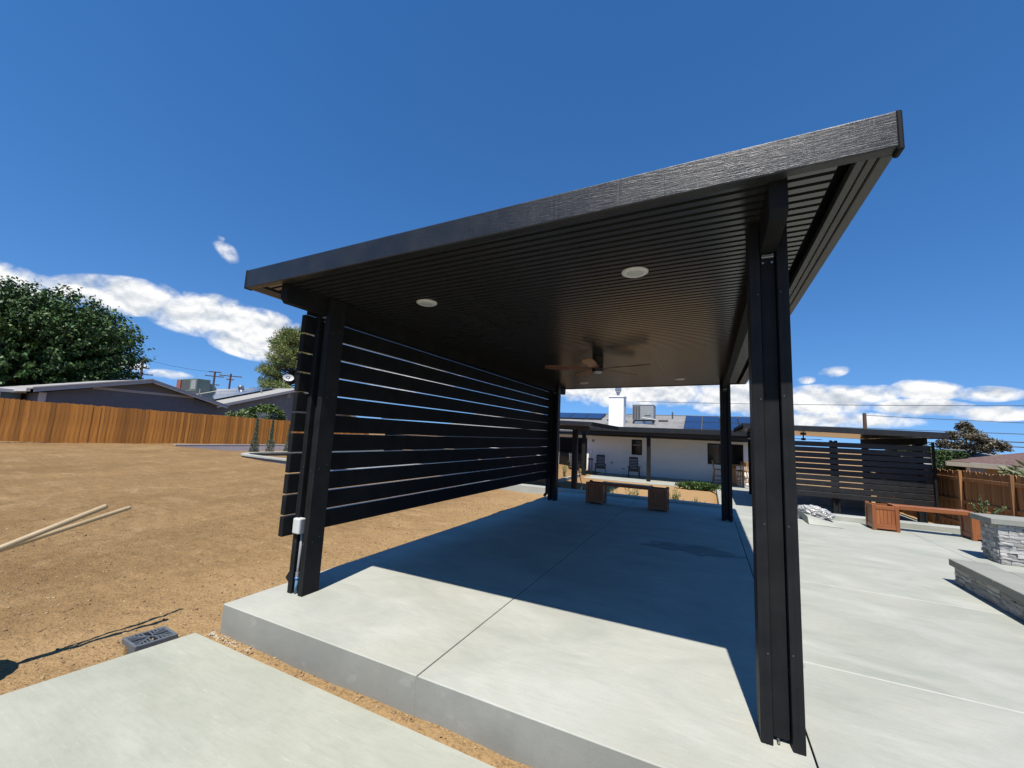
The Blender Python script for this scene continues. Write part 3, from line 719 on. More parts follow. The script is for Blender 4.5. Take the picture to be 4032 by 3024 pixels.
# ---------------------------------------------------------------- foliage helpers
def leaf(mb, p, d, nrm, ln, wd):
    d = d.normalized(); s_ = d.cross(nrm)
    if s_.length < 1e-4: s_ = d.orthogonal()
    s_.normalize()
    mb.v += [p, p+d*ln*.5+s_*wd*.5, p+d*ln, p+d*ln*.5-s_*wd*.5]; n = len(mb.v); mb.f.append((n-4, n-3, n-2, n-1))
def rv(r_): 
    while True:
        v = Vector((r_.uniform(-1, 1), r_.uniform(-1, 1), r_.uniform(-1, 1)))
        if .05 < v.length < 1: return v.normalized()
def shoots_crown(mb, c, rad, n, per, ln, wd, seed, start=.5, droop=.5, boxy=False):
    r_ = random.Random(seed); c = Vector(c)
    for _ in range(n):
        d = rv(r_)
        if d.z < -.55: d.z *= -.6; d.normalize()
        if boxy: d = d/(abs(d.x)**2.7+abs(d.y)**2.7+abs(d.z)**2.7)**(1/2.7)
        k = .93 + .08*noise.noise(d*2.2) + .07*noise.noise(d*5.1) + r_.uniform(-.05, .06)
        tip = Vector((d.x*rad[0], d.y*rad[1], d.z*rad[2]))*k
        bend = Vector((0, 0, rad[2]*.10))
        for i in range(per):
            t = start + (1-start)*(i+r_.random())/per
            p = c + tip*t + bend*(t*t-t)*2 + rv(r_)*(.10+.16*(1-t))*rad[2]*.22
            ld = (tip.normalized()*.5 + rv(r_) + Vector((0, 0, -droop))).normalized()
            leaf(mb, p, ld, (Vector((0, 0, 1))*.9+rv(r_)*.8), ln*r_.uniform(.7, 1.25), wd*r_.uniform(.7, 1.2))
def limbs(mb, base, c, rad, n, seed, r0):
    r_ = random.Random(seed); base, c = Vector(base), Vector(c)
    fork = base.lerp(c, .55); mb.tube([base, base.lerp(fork, .5)+rv(r_)*r0*.3, fork], [r0*1.25, r0, r0*.85], 10)
    for _ in range(n):
        d = rv(r_); d.z = abs(d.z)*.8+.1; d.normalize()
        tip = c + Vector((d.x*rad[0], d.y*rad[1], d.z*rad[2]))*.8
        mid = fork.lerp(tip, .5) + rv(r_)*rad[2]*.06
        mb.tube([fork, mid, tip], [r0*.5, r0*.25, r0*.06], 6)

# big mulberry beyond the left neighbour
t = thing('mulberry_tree', 'huge round leafy dark green tree behind the grey neighbour house', 'tree', (-40, 7.0, 0))
tr = MB(); limbs(tr, (-40, 7, -.2), (-40, 7, 4.8), (6, 7.2, 5.2), 16, 2, .42); tr.build('trunk', BARK, t, smooth=True)
cr = MB(); shoots_crown(cr, (-40, 7.9, 4.9), (6.6, 6.5, 5.6), 1500, 48, .25, .15, 21, .5, .9, True)
shoots_crown(cr, (-40, 7.9, 4.9), (5.6, 5.8, 4.6), 420, 14, .42, .34, 22, .25, .4, True)
cr.build('crown', LF_MUL, t, fixn=False)
# tall pine
t = thing('pine_tree', 'tall olive green pine behind the satellite dish, left of slatted wall', 'tree', (-45, 32, 0))
tr = MB(); r_ = random.Random(4); tr.tube([(-45, 32, -.2), (-45.1, 31.9, 6), (-44.9, 32.1, 12.4)], [.42, .3, .06], 10)
cr = MB()
def tuft(mb, p, rad, n, ln, wd, r_):
    for _ in range(n):
        d = rv(r_); d.z = d.z*.7+.35
        leaf(mb, p + d*rad*r_.uniform(.1, .8), d, rv(r_), ln*r_.uniform(.7, 1.2), wd)
for k in range(135):
    hz = r_.uniform(3.4, 12.7); f = (hz-3.2)/10.0; rr_ = 4.0*math.sin(min(1, (1.08-f)*1.2)*math.pi/2)**.75*(.8+.45*noise.noise(Vector((hz*.7, k*.37, 0))))
    a = r_.uniform(0, 2*math.pi); tip = Vector((-45+math.cos(a)*rr_, 32+math.sin(a)*rr_, hz+.4))
    tr.tube([(-45, 32, hz-.8), ((-45+tip.x)/2, (32+tip.y)/2, hz-.15), tip], [.09, .06, .02], 5)
    for j in range(4):
        q_ = Vector((-45, 32, hz-.3)).lerp(tip, (1.0, .85, .7, .5)[j]) + rv(r_)*.3
        tuft(cr, q_, .75, 105, .34, .075, r_)
tr.build('trunk', BARK, t, smooth=True); cr.build('crown', LF_PINE, t, fixn=False)

def bush(name, label, cat, c, rad, nleaf, ln, wd, m, seed, group=None, stem=True, shell=.55):
    r_ = random.Random(seed); c = Vector(c); b = Vector((c.x, c.y, c.z))
    t_ = thing(name, label, cat, tuple(b), group=group); mb = MB()
    for _ in range(nleaf):
        d = rv(r_); k = (shell+(1-shell)*r_.random()**.5)*(1+.18*noise.noise(d*3+Vector((seed, 0, 0))))
        p = c + Vector((d.x*rad[0]*k, d.y*rad[1]*k, rad[2] + d.z*rad[2]*k))
        leaf(mb, p, rv(r_)+d, rv(r_)+d, ln*r_.uniform(.7, 1.3), wd*r_.uniform(.7, 1.3))
    if stem:
        st = MB()
        for i in range(6):
            a = r_.uniform(0, 6.28); st.tube([c, c+Vector((math.cos(a)*rad[0]*.5, math.sin(a)*rad[1]*.5, rad[2]*1.2))], [ln*.12, ln*.04], 5)
        st.build('stem', BARK, t_)
    mb.build('foliage', m, t_, fixn=False); return t_
def spiky(name, label, c, h, n, spread, m, seed, group=None, lw=.012):
    """upright tuft of leafy stems"""
    r_ = random.Random(seed); c = Vector(c); t_ = thing(name, label, 'plant', tuple(c), group=group); mb = MB(); st = MB()
    for i in range(n):
        a = r_.uniform(0, 6.28); o = Vector((math.cos(a), math.sin(a), 0))*spread*r_.random(); hh = h*r_.uniform(.55, 1.0)
        tip = c + o + Vector((0, 0, hh)); b = c + o*.25; mid = b.lerp(tip, .55) - o*.12
        st.tube([b, mid, tip], [lw*.35, lw*.3, lw*.12], 4)
        for k in range(int(16*hh/h)+6):
            q_ = b.lerp(tip, .08+.92*r_.random()); dd = (rv(r_)+Vector((0, 0, .9)))
            leaf(mb, q_, dd, rv(r_), h*.12*r_.uniform(.7, 1.3), lw)
    st.build('stem', m, t_); mb.build('leaves', m, t_, fixn=False); return t_

# garden plants behind the pavilion slab
GP = 'young plants in the bed behind the kerb'
spiky('young_shrub', 'upright green shrub seen under the shaded bench plank', (1.40, 8.55, gz(1.4, 8.55)), .62, 16, .22, LF_BUSH, 1, GP, .018)
spiky('young_shrub', 'upright green shrub just right of the shaded bench', (2.42, 8.60, gz(2.4, 8.6)), .66, 18, .22, LF_BUSH, 2, GP, .018)
spiky('grass_tuft', 'pale green wispy tuft right of the black nursery pot', (2.90, 8.62, gz(2.9, 8.6)), .48, 22, .2, LF_LITE, 3, GP, .010)
spiky('grass_tuft', 'pale green wispy tuft beside the left box of the shaded bench', (.90, 8.60, gz(.9, 8.6)), .48, 18, .2, LF_LITE, 4, GP, .010)
spiky('grass_tuft', 'small pale tuft half hidden by the right box of the shaded bench', (1.98, 8.60, gz(2, 8.6)), .40, 12, .12, LF_LITE, 5, GP, .010)
pot = thing('nursery_pot', 'black plastic nursery pot behind the kerb right of the bench', 'plant pot', (2.66, 8.45, gz(2.66, 8.45)))
MB().lathe([(.085, 0), (.115, .26), (.135, .262), (.137, .30), (.120, .30), (.108, .262), (.09, .25), (0, .25)], (2.66, 8.45, gz(2.66, 8.45)+.02), 24).build('pot_body', BLACKP, pot)
bush('ground_cover', 'low dark green ground cover patch along the house patio edge', 'ground cover', (2.75, 18.9, -.74), (.95, .28, .11), 1500, .13, .08, LF_HEDGE, 9, stem=False, shell=.2)
spiky('young_shrub', 'wispy plant in the left bed before the sliding door', (-4.4, 17.0, -.74), .8, 16, .3, LF_LITE, 12, GP, .02)
spiky('young_shrub', 'small wispy plant in the left bed nearest the covered post', (-3.6, 18.3, -.74), .7, 14, .25, LF_LITE, 13, GP, .02)
# plants above the stone counter, growing in the right planter box
pl = thing('potted_succulent', 'knobbly upright succulent growing in the sunlit bench planter', 'plant', (7.28, 7.26, .37))
st = MB(); lv = MB(); r_ = random.Random(8)
for dx, dy, hh in ((-.14, 0, .20), (-.02, .03, .34), (-.06, -.03, .22), (.18, .02, .16), (.24, -.03, .20), (.05, 0, .26)):
    b = Vector((7.28+dx*.25, 7.26+dy, .37)); tp = Vector((7.28+dx, 7.26+dy, .37+hh)); st.tube([b, b.lerp(tp, .5), tp], [.008, .007, .004], 6)
    for k in range(70):
        q_ = b.lerp(tp, .25+.78*r_.random()); leaf(lv, q_, rv(r_)+Vector((0, 0, .5)), rv(r_), .03*r_.uniform(.7, 1.3), .018)
st.build('stem', LF_HEDGE, pl); lv.build('leaves', LF_LITE, pl, fixn=False)

# ---------------------------------------------------------------- fences
def picket_mesh(w_, h, th, m):
    c = w_*.22
    return MB().prism([(0, 0), (w_, 0), (w_, h-c), (w_-c, h), (c, h), (0, h-c)], 'x', -th/2, th/2).mesh('picket', m)
fl_ = thing('board_fence', 'long orange-brown cedar board fence across the left yard', 'fence', (-21.5, 8, 0))
pk = [picket_mesh(.138, 1.70+.01*i, .018, FENCEW) for i in range(3)]
y = 1.6; rr = random.Random(2)
def ztopL(y): return 1.877 - .0287*(y-3.43)
def xL(y): return -22.4 + .165*(y-3.43)
fa = math.atan(.165)
while y < 20.5:
    o = inst('picket', rr.choice(pk), fl_, (xL(y)+rr.uniform(-.007, .007), y, ztopL(y)-1.72+rr.uniform(-.008, .008)), (rr.uniform(-.006, .006), 0, -fa+rr.uniform(-.03, .03))); y += .1395
for zz in (.35, .95, 1.5):
    MB().bar((xL(1.5)-.05, 1.5, ztopL(1.5)-1.72+zz), (xL(20.6)-.05, 20.6, ztopL(20.6)-1.72+zz), .04, .09).build('rail', FENCEW, fl_)
fr_ = thing('rail_fence', 'brown board fence with exposed rails and posts at the right', 'fence', (9.4, 13, -.6))
pk2 = [picket_mesh(.136, 1.66+.015*i, .018, FENCED) for i in range(3)]
def ztopR(y): return .985 - .012*(y-11)
y = 8.2
while y < 19.5:
    inst('picket', rr.choice(pk2), fr_, (9.4+rr.uniform(-.005, .005), y, ztopR(y)-1.69+rr.uniform(-.012, .012)), (rr.uniform(-.008, .008), 0, 0)); y += .1405
for y in (8.78, 10.92, 13.04, 15.18, 17.3):
    MB().box(9.295, 9.359, y-.04, y+.04, -1.0, ztopR(y)-.004).build('post', FENCED, fr_, bevel=.004)
    for zz in (.19, .80, 1.40):
        pass
for zz in (.27, .86, 1.46):
    MB().bar((9.372, 8.2, ztopR(8.2)-1.69+zz), (9.372, 19.5, ztopR(19.5)-1.69+zz), .036, .085).build('rail', FENCED, fr_, bevel=.003)

# ---------------------------------------------------------------- garden walls at the left
gw = thing('garden_wall', 'low plum-grey garden wall with pale cap in front of the cedar fence', 'garden wall', (-18, 10.6, 0))
MB().bar((-20.3, 8.75, -.17), (-19.4, 18.5, -.17), .16, .48).build('wall', BLOCKW, gw)
MB().bar((-20.31, 8.65, .10), (-19.4, 18.5, .10), .175, .045).build('cap', TRIM, gw, bevel=.005)
cw = thing('curved_wall', 'low curved pale concrete wall ring by the three slim cypresses', 'garden wall', (-11, 9, 0))
wl = MB(); cpm = MB(); pts = []
ctl = [Vector((-14.1, 17.0, 0)), Vector((-14.4, 9.6, 0))] + [Vector((-13.25+1.15*math.cos(R(t_)), 9.1+1.18*math.sin(R(t_)), 0)) for t_ in range(180, 271, 10)] + [Vector((-10.7, 7.74, 0)), Vector((-6.0, 7.3, 0))]
pts = ctl
NP = len(pts)-1
for mb, w_, z0, z1 in ((wl, .16, -.5, .03), (cpm, .27, .03, .09)):
    vs = []; fs = []
    for i, p in enumerate(pts):
        d = (pts[min(i+1, NP)]-pts[max(i-1, 0)]).normalized(); s_ = Vector((-d.y, d.x, 0))
        for k, (sg, z) in enumerate(((-1, z0), (1, z0), (1, z1), (-1, z1))): vs.append(p + s_*(sg*w_/2) + Vector((0, 0, z)))
    for i in range(NP):
        for k in range(4): fs.append((4*i+k, 4*i+(k+1) % 4, 4*i+4+(k+1) % 4, 4*i+4+k))
    fs += [(0, 1, 2, 3), tuple(4*NP+k for k in range(4))]
    mb.add(vs, fs)
wl.build('wall', GREYSTUC2, cw); cpm.build('cap', CONC2, cw)
MB().prism([(p.x+.1, p.y+.1) for p in pts]+[(-6, 17)], 'z', -.6, -.10).build('floor', pm('grey_fill', (.33, .33, .34), (.38, .38, .39), 2, rough=.9), cw)
for i, (x, y, h) in enumerate(((-15.4, 9.45, 1.58), (-16.05, 10.64, 1.6), (-16.0, 11.54, 1.5))):
    t_ = thing('cypress', ('slim young cypress left of the other two by the garden wall', 'slim young cypress in the middle of three by the garden wall', 'slim young cypress right of the other two by the garden wall')[i], 'cypress', (x, y, gz(x, y)), group='young cypresses'); mb = MB(); r_ = random.Random(40+i)
    z0 = gz(x, y); MB().tube([(x, y, z0-.05), (x, y, z0+h)], [.02, .005], 5).build('trunk', BARK, t_)
    for k in range(900):
        tt = r_.random()**1.5; rad = (.16*(1-tt)**.7+.015)*(1.15 if tt < .4 else .62); a = r_.uniform(0, 6.28); rr_ = rad*math.sqrt(r_.random())
        leaf(mb, Vector((x+math.cos(a)*rr_, y+math.sin(a)*rr_, z0+tt*h)), Vector((math.cos(a)*.4, math.sin(a)*.4, 1)), rv(r_), .10, .03)
    mb.build('foliage', LF_CYP, t_, fixn=False)

# ---------------------------------------------------------------- left neighbour: two grey gabled wings
XA = -27.0
na = thing('neighbour_house', 'blue-grey gabled house behind the left fence with pale trim', 'house', (-30, 10, 0))
MB().prism([(5.75, -.3), (14.0, -.3), (14.0, 2.30), (9.98, 3.42), (5.75, 2.34)], 'x', -36, XA).build('wall', GREYSTUC, na)
MB().prism([(7.75, 2.86), (9.98, 3.45), (12.5, 2.79), (12.3, 2.795), (9.98, 2.80)], 'x', XA+.004, XA+.05).build('gable_panel', pm('gable_grey', (.20, .205, .215), rough=.9), na)
MB().bar((XA+.035, 7.62, 2.83), (XA+.035, 12.5, 2.78), .07, .14).build('frieze_board', TRIM, na)
def rakes(root, x, pts, h, m, name='rake_board', th=.06):
    for a, b in zip(pts[:-1], pts[1:]): MB().bar((x, a[0], a[1]), (x, b[0], b[1]), th, h).build(name, m, root)
rakes(na, XA+.56, [(5.35, 2.44), (9.98, 3.49), (14.35, 2.30)], .20, TRIM)
rf = MB()
for (ya, za_), (yb, zb_) in (((5.30, 2.55), (9.98, 3.61)), ((9.98, 3.61), (14.45, 2.40))):
    rf.add([(XA+.6, ya, za_), (XA+.6, yb, zb_), (-37, yb, zb_), (-37, ya, za_), (XA+.6, ya, za_-.05), (XA+.6, yb, zb_-.05), (-37, yb, zb_-.05), (-37, ya, za_-.05)],
           [(0, 1, 2, 3), (4, 7, 6, 5), (0, 4, 5, 1), (1, 5, 6, 2), (2, 6, 7, 3), (3, 7, 4, 0)])
ro = rf.build('roof', SHINGLEP, na)
MB().bar((XA+.62, 5.3, 2.56), (XA+.62, 9.98, 3.62), .03, .05).build('drip_edge', TRIMW, ro)
MB().box(-33, XA+.3, 5.18, 5.32, 2.36, 2.52).build('gutter', TRIMW, na)
MB().box(XA-.02, XA+.045, 5.70, 5.95, -.2, 2.36).build('corner_board', TRIMW, na)
# porch roof slipping out to the left
MB().box(-33, -28.3, 4.55, 5.62, 2.30, 2.46).build('porch_fascia', TRIMW, na)
MB().box(-32.9, -28.5, 4.75, 5.5, 1.2, 2.29).build('porch_window', pm('porch_glass', (.12, .15, .14), rough=.2), na)
MB().box(-28.55, -28.4, 4.72, 4.80, -.2, 2.29).build('porch_post', TRIMW, na)
XB = -31.0
nb_ = thing('neighbour_house', 'grey neighbour wing whose low roof carries solar panels', 'house', (-36, 19, 0))
yr, zr_ = 22.75, 4.50
MB().prism([(15.2, -.3), (29.0, -.3), (29.0, 2.3), (yr, 4.38), (15.2, 2.14)], 'x', -51.5, XB).build('wall', GREYSTUC2, nb_)
rf = MB()
for (ya, za_), (yb, zb_) in (((15.0, 2.26), (yr, 4.62)), ((yr, 4.62), (30.2, 2.26))):
    rf.add([(XB+.5, ya, za_), (XB+.5, yb, zb_), (-52, yb, zb_), (-52, ya, za_), (XB+.5, ya, za_-.06), (XB+.5, yb, zb_-.06), (-52, yb, zb_-.06), (-52, ya, za_-.06)],
           [(0, 1, 2, 3), (4, 7, 6, 5), (0, 4, 5, 1), (1, 5, 6, 2), (2, 6, 7, 3), (3, 7, 4, 0)])
rfo = rf.build('roof', SHINGLEP, nb_)
rakes(nb_, XB+.48, [(15.0, 2.14), (yr, 4.50), (30.2, 2.14)], .2, TRIM)
vt = MB().box(XB+.002, XB+.04, 21.85, 22.15, 3.66, 4.1).build('gable_vent', TRIM, nb_)
for k in range(6): MB().box(XB+.041, XB+.055, 21.88, 22.12, 3.70+k*.065, 3.72+k*.065).build('louvre', pm('vent_slot', (.25, .25, .25), rough=.8), vt)
MB().lathe([(.15, 0), (.15, .14), (.24, .16), (.26, .34), (.22, .44), (0, .48)], (-38.7, 22.3, 4.45), 18).build('turbine_vent', STEEL, rfo)
MB().tube([(-32.6, 20.5, 3.8), (-32.6, 20.5, 4.4)], .06, 8).build('vent_pipe', GREYPVC, rfo)
MB().tube([(-41.2, 20.0, 3.6), (-41.2, 20.0, 4.3)], .06, 8).build('vent_pipe', GREYPVC, rfo)
MB().box(-51.4, -50.6, 22.7, 23.4, 4.2, 5.75).build('chimney', BRICKR, rfo)
MB().bar((XB+.03, 15.05, 1.95), (XB+.03, 15.7, 1.5), .05, .12).build('downspout', TRIMW, nb_)
# floodlight on the rake
MB().lathe([(.05, 0), (.09, .02), (.10, .12), (0, .13)], (XB+.62, 16.4, 2.42), 10).build('floodlight', TRIMW, nb_)
sl = (4.62-2.26)/(yr-15.0)
def roofB(y): return 2.26 + sl*(y-15.0)
for k in range(3):
    for j in range(4):
        y0 = 17.2 + k*1.72; x1 = -33.3-j*1.64
        t_ = thing('solar_panel', 'dark solar panel, %s row, %s from the near rake of neighbour roof' % (('lowest', 'middle', 'top')[k], ('first', 'second', 'third', 'fourth')[j]), 'solar panel', (x1, y0, roofB(y0)), group='neighbour roof solar array')
        mb = MB(); y1 = y0+1.70
        mb.add([(x1, y0, roofB(y0)+.10), (x1, y1, roofB(y1)+.10), (x1-1.62, y1, roofB(y1)+.10), (x1-1.62, y0, roofB(y0)+.10), (x1, y0, roofB(y0)+.15), (x1, y1, roofB(y1)+.15), (x1-1.62, y1, roofB(y1)+.15), (x1-1.62, y0, roofB(y0)+.15)],
               [(0, 1, 2, 3), (4, 7, 6, 5), (0, 4, 5, 1), (1, 5, 6, 2), (2, 6, 7, 3), (3, 7, 4, 0)])
        mb.build('frame', BLACKP, t_)
        pnl = MB()
        for a in range(2):
            for b in range(3):
                ya, yb = y0+.03+a*.83, y0+.03+a*.83+.80; xa, xb = x1-.03-b*.525, x1-.03-b*.525-.51
                pnl.add([(xa, ya, roofB(ya)+.153), (xa, yb, roofB(yb)+.153), (xb, yb, roofB(yb)+.153), (xb, ya, roofB(ya)+.153)], [(0, 1, 2, 3)])
        pnl.build('cells', SOLARD, t_)
# rooftop air conditioner with curved duct
ac = thing('rooftop_air_conditioner', 'green-grey rooftop air conditioner with curved duct on neighbour roof', 'air conditioner', (-43, 20.6, 3.9))
MB().box(-44.6, -42, 20.03, 21.25, 4.12, 5.35).build('cabinet', GREENAC, ac, bevel=.02)
for k in range(4): MB().box(-44.5+k*.35, -44.25+k*.35, 20.01, 20.029, 4.25, 5.25).build('louvre', LOUVRE, ac)
MB().box(-42.9, -42.1, 20.0, 20.029, 4.3, 5.2).build('access_panel', PALEMETAL, ac)
dpoly = [(21.26, 4.12)] + [(21.26+.82*math.sin(R(a)), 4.12+.9*math.cos(R(a))) for a in range(0, 91, 10)]
MB().prism(dpoly, 'x', -43.6, -42.2).build('duct', GREENAC, ac)
MB().box(-44.5, -42.1, 20.2, 21.1, 3.6, 4.115).build('curb', PALEMETAL, ac)
# satellite dish
sd = thing('satellite_dish', 'pale satellite dish on the neighbour roof ridge before the pine', 'satellite dish', (-33.3, 22.95, 4.6))
dn = Vector((1, -.55, .45)).normalized(); dm = MB(); cdish = Vector((-33, 23.2, 5.72)); e1 = dn.cross(Vector((0, 0, 1))).normalized(); e2 = e1.cross(dn)
vs = [cdish - dn*.10]; fs = []
for rI in range(1, 4):
    for k in range(20):
        a = 2*math.pi*k/20; rr_ = rI/3; vs.append(cdish + e1*(.48*rr_*math.cos(a)) + e2*(.36*rr_*math.sin(a)) - dn*(.10*(1-rr_*rr_)))
for k in range(20): fs.append((0, 1+k, 1+(k+1) % 20))
for rI in range(2):
    for k in range(20): fs.append((1+rI*20+k, 1+rI*20+(k+1) % 20, 21+rI*20+(k+1) % 20, 21+rI*20+k))
dm.add(vs, fs); dm.add([v - dn*.02 for v in vs], [tuple(reversed(f)) for f in fs]); dm.build('reflector', TRIMW, sd, smooth=True, fixn=False)
MB().tube([cdish-dn*.1, (-33.3, 23.05, 5.3), (-33.3, 22.95, 4.6)], .03, 8).build('mast', PALEMETAL, sd)
MB().tube([cdish-e2*.34, cdish+dn*.35-e2*.25], .015, 6).build('feed_arm', PALEMETAL, sd)
bush('round_bush', 'clipped round yellow-green bush above the left cedar fence', 'bush', (-23.2, 14.9, .55), (.9, 1.25, .98), 5200, .17, .11, LF_BUSH, 31, shell=.75)
bush('round_bush', 'looser leafy bush left of the clipped round bush over the fence', 'bush', (-23.2, 13.4, .55), (.7, .95, .72), 1800, .2, .13, LF_LITE, 32, shell=.5)
lt_ = thing('lattice_panel', 'white lattice panel behind the fence at the round bush', 'lattice', (-22.4, 14.2, 1))
for k in range(9):
    MB().bar((-22.35, 13.75+k*.12, 1.2), (-22.35, 14.25+k*.12, 1.95), .012, .03).build('lath', TRIMW, lt_)
    MB().bar((-22.337, 14.25+k*.12, 1.2), (-22.337, 13.75+k*.12, 1.95), .012, .03).build('lath', TRIMW, lt_)

# ---------------------------------------------------------------- utility poles and wires
def upole(label, x, y, ztop, arms, group='utility poles', r=.16):
    t_ = thing('utility_pole', label, 'utility pole', (x, y, 0), group=group)
    MB().tube([(x, y, -.5), (x, y, ztop)], [r*1.2, r*.85], 10).build('mast', POLEW, t_)
    for z, l, ax in arms:
        d = Vector((math.cos(ax), math.sin(ax), 0)); c = Vector((x, y, z)); a = MB().bar(c-d*l/2, c+d*l/2, .12, .13).build('crossarm', POLEW, t_)
        for s_ in (-.9, -.5, .5, .9): MB().lathe([(.035, 0), (.07, .05), (.03, .16), (0, .17)], tuple(c+d*l/2*s_+Vector((0, 0, .065))), 8).build('insulator', GREYPVC, a)
    return t_
upole('dark utility pole half hidden by the big left tree', -70, 26.8, 9.7, [(8.3, 1.6, R(60)), (7.4, 2.6, R(60))])
upole('left one of the two utility poles above the neighbour solar roof', -70, 36.4, 9.3, [(9.2, 1.7, R(60)), (8.5, 2.5, R(60)), (7.1, 1.6, R(60))])
upole('right one of the two utility poles with long crossarm above solar roof', -70, 38.9, 9.3, [(8.9, 3.2, R(60)), (8.3, 1.1, R(60))])
upole('reddish power pole above the dark right-hand patio roof', 13.66, 36.2, 4.1, [], r=.13)
def wire(label, a, b, sag, r, n=24):
    a, b = Vector(a), Vector(b); pts = [a.lerp(b, i/n) - Vector((0, 0, sag*4*(i/n)*(1-i/n))) for i in range(n+1)]
    tag(MB().tube(pts, r, 5).build('power_wire', WIREM), label, 'wire', 'power wires')
wire('thin wire from the tree pole to the left roof pole', (-70, 26.8, 9.6), (-70, 36.4, 9.2), .25, .02)

# ---------------------------------------------------------------- the white house behind
HZ = -.765; WY = 23.5
h = thing('house', 'long white stucco house with grey shingle roof behind the pavilion', 'house', (1, 25, HZ))
# wall with openings
op = [(-5.69, -3.83, -.70, 1.33), (-1.056, -.447, .46, 1.374), (3.13, 4.90, .196, 1.36)]
def wall_with_openings(x0, x1, z0, z1, y0, y1, ops):
    mb = MB(); xs = sorted({x0, x1, *[o[0] for o in ops], *[o[1] for o in ops]})
    for a, b in zip(xs[:-1], xs[1:]):
        o = [q_ for q_ in ops if q_[0] <= a and q_[1] >= b]
        if o:
            if o[0][2] > z0: mb.box(a, b, y0, y1, z0, o[0][2])
            mb.box(a, b, y0, y1, o[0][3], z1)
        else: mb.box(a, b, y0, y1, z0, z1)
    return mb
wall_with_openings(-14, 5.75, HZ-.1, 1.78, WY, WY+.2, op).build('wall', STUCCO, h)
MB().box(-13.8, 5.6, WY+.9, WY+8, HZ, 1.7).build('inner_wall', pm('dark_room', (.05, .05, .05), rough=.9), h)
def window(root, x0, x1, z0, z1, name='window', mull=(), pane_m=GLASS, fw_=.06):
    f = MB()
    f.box(x0+.002, x1-.002, WY-.02, WY+.06, z0+.002, z0+fw_); f.box(x0+.002, x1-.002, WY-.02, WY+.06, z1-fw_, z1-.002)
    f.box(x0+.002, x0+fw_, WY-.02, WY+.06, z0+fw_, z1-fw_); f.box(x1-fw_, x1-.002, WY-.02, WY+.06, z0+fw_, z1-fw_)
    for mx in mull: f.box(mx-.03, mx+.03, WY-.015, WY+.055, z0+fw_, z1-fw_)
    fo = f.build(name, BZ, root)
    ed = [x0+fw_] + sum([[m_-.03, m_+.03] for m_ in mull], []) + [x1-fw_]
    for a, b in zip(ed[::2], ed[1::2]): MB().box(a, b, WY+.02, WY+.03, z0+fw_, z1-fw_).build('pane', pane_m, fo)
    return fo
w1 = window(h, -1.056, -.447, .46, 1.374)
MB().box(-.99, -.51, WY+.012, WY+.019, 1.02, 1.07).build('sash_bar', PALEMETAL, w1)
w2 = window(h, 3.13, 4.90, .196, 1.36, mull=(4.02,))
window(h, -5.69, -3.83, -.70, 1.33, 'sliding_door', (-4.76,), fw_=.09)
MB().box(-6.2, -3.7, WY-.5, WY-.002, HZ-.1, -.70).build('door_step', CONC2, h)
lg = MB().box(-3.51, -3.37, WY-.07, WY-.002, 1.11, 1.25).build('wall_light', GREYPVC, h, bevel=.01)
MB().box(-3.475, -3.405, WY-.075, WY-.071, 1.145, 1.215).build('lamp_glass', LENS, lg)
MB().box(-2.29, -2.19, WY-.03, WY-.002, -.17, -.05).build('outlet_cover', GREYPVC, h, bevel=.005)
MB().box(-1.61, -1.45, WY-.03, WY-.002, -.45, -.39).build('hose_bib', GREYPVC, h, bevel=.005)
# eave, roof
MB().box(-14, 5.95, 22.88, 22.96, 1.50, 1.76).build('eave_fascia', BX, h)
MB().box(-14, 5.95, 22.961, WY-.002, 1.52, 1.56).build('soffit', BX, h)
def roofH(y): return 1.76 + (y-22.8)*.285
YR = 27.6
rf = MB(); rf.add([(-14.3, 22.8, roofH(22.8)), (6.0, 22.8, roofH(22.8)), (6.0, YR, roofH(YR)), (-14.3, YR, roofH(YR)), (6.0, 33.5, 1.5), (-14.3, 33.5, 1.5)], [(0, 1, 2, 3), (3, 2, 4, 5)])
rf.add([(-14.3, 22.8, roofH(22.8)-.06), (6.0, 22.8, roofH(22.8)-.06), (6.0, YR, roofH(YR)-.06), (-14.3, YR, roofH(YR)-.06), (6.0, 33.5, 1.44), (-14.3, 33.5, 1.44)], [(3, 2, 1, 0), (5, 4, 2, 3)])
hr = rf.build('roof', SHINGLE, h, fixn=False)
for i in range(67):
    MB().box(-14.3+i*.302, -14.3+i*.302+.29, YR-.09, YR+.09, roofH(YR)-.01, roofH(YR)+.025+.008*(i % 2)).build('ridge_shingle', SHINGLE, hr)
MB().bar((-3.5, 26.1, roofH(26.1)+.02), (1.8, 26.1, roofH(26.1)+.02), .05, .03).build('conduit_run', TRIMW, hr)
for vx_, vy_ in ((-2.75, 25.7), (.55, 25.85)): MB().box(vx_-.28, vx_+.28, vy_-.18, vy_+.18, roofH(vy_)-.03, roofH(vy_)+.09).build('roof_vent', LOUVRE, hr)
MB().tube([(1.05, 26.6, roofH(26.6)-.1), (1.05, 26.6, roofH(26.6)+.45)], .045, 8).build('vent_pipe', LOUVRE, hr)
chm = MB().box(-2.60, -1.66, 24.0, 24.9, 1.9, 4.02).build('chimney', CHIMW, h, bevel=.01)
MB().box(-2.64, -1.62, 23.96, 24.94, 4.021, 4.12).build('chimney_cap', CHIMW, chm, bevel=.01)
MB().lathe([(.09, 0), (.09, .18), (.14, .2), (.14, .26), (.11, .27), (.11, .3)], (-2.1, 24.45, 4.121), 14).build('flue', STEEL, chm)
fcg = MB().box(-2.27, -1.93, 24.28, 24.62, 4.47, 4.72)
for dx in (-.13, .13):
    for dy in (-.13, .13): fcg.tube([(-2.1+dx, 24.45+dy, 4.40), (-2.1+dx, 24.45+dy, 4.48)], .015, 5)
fcg.build('flue_cap', STEEL, chm)
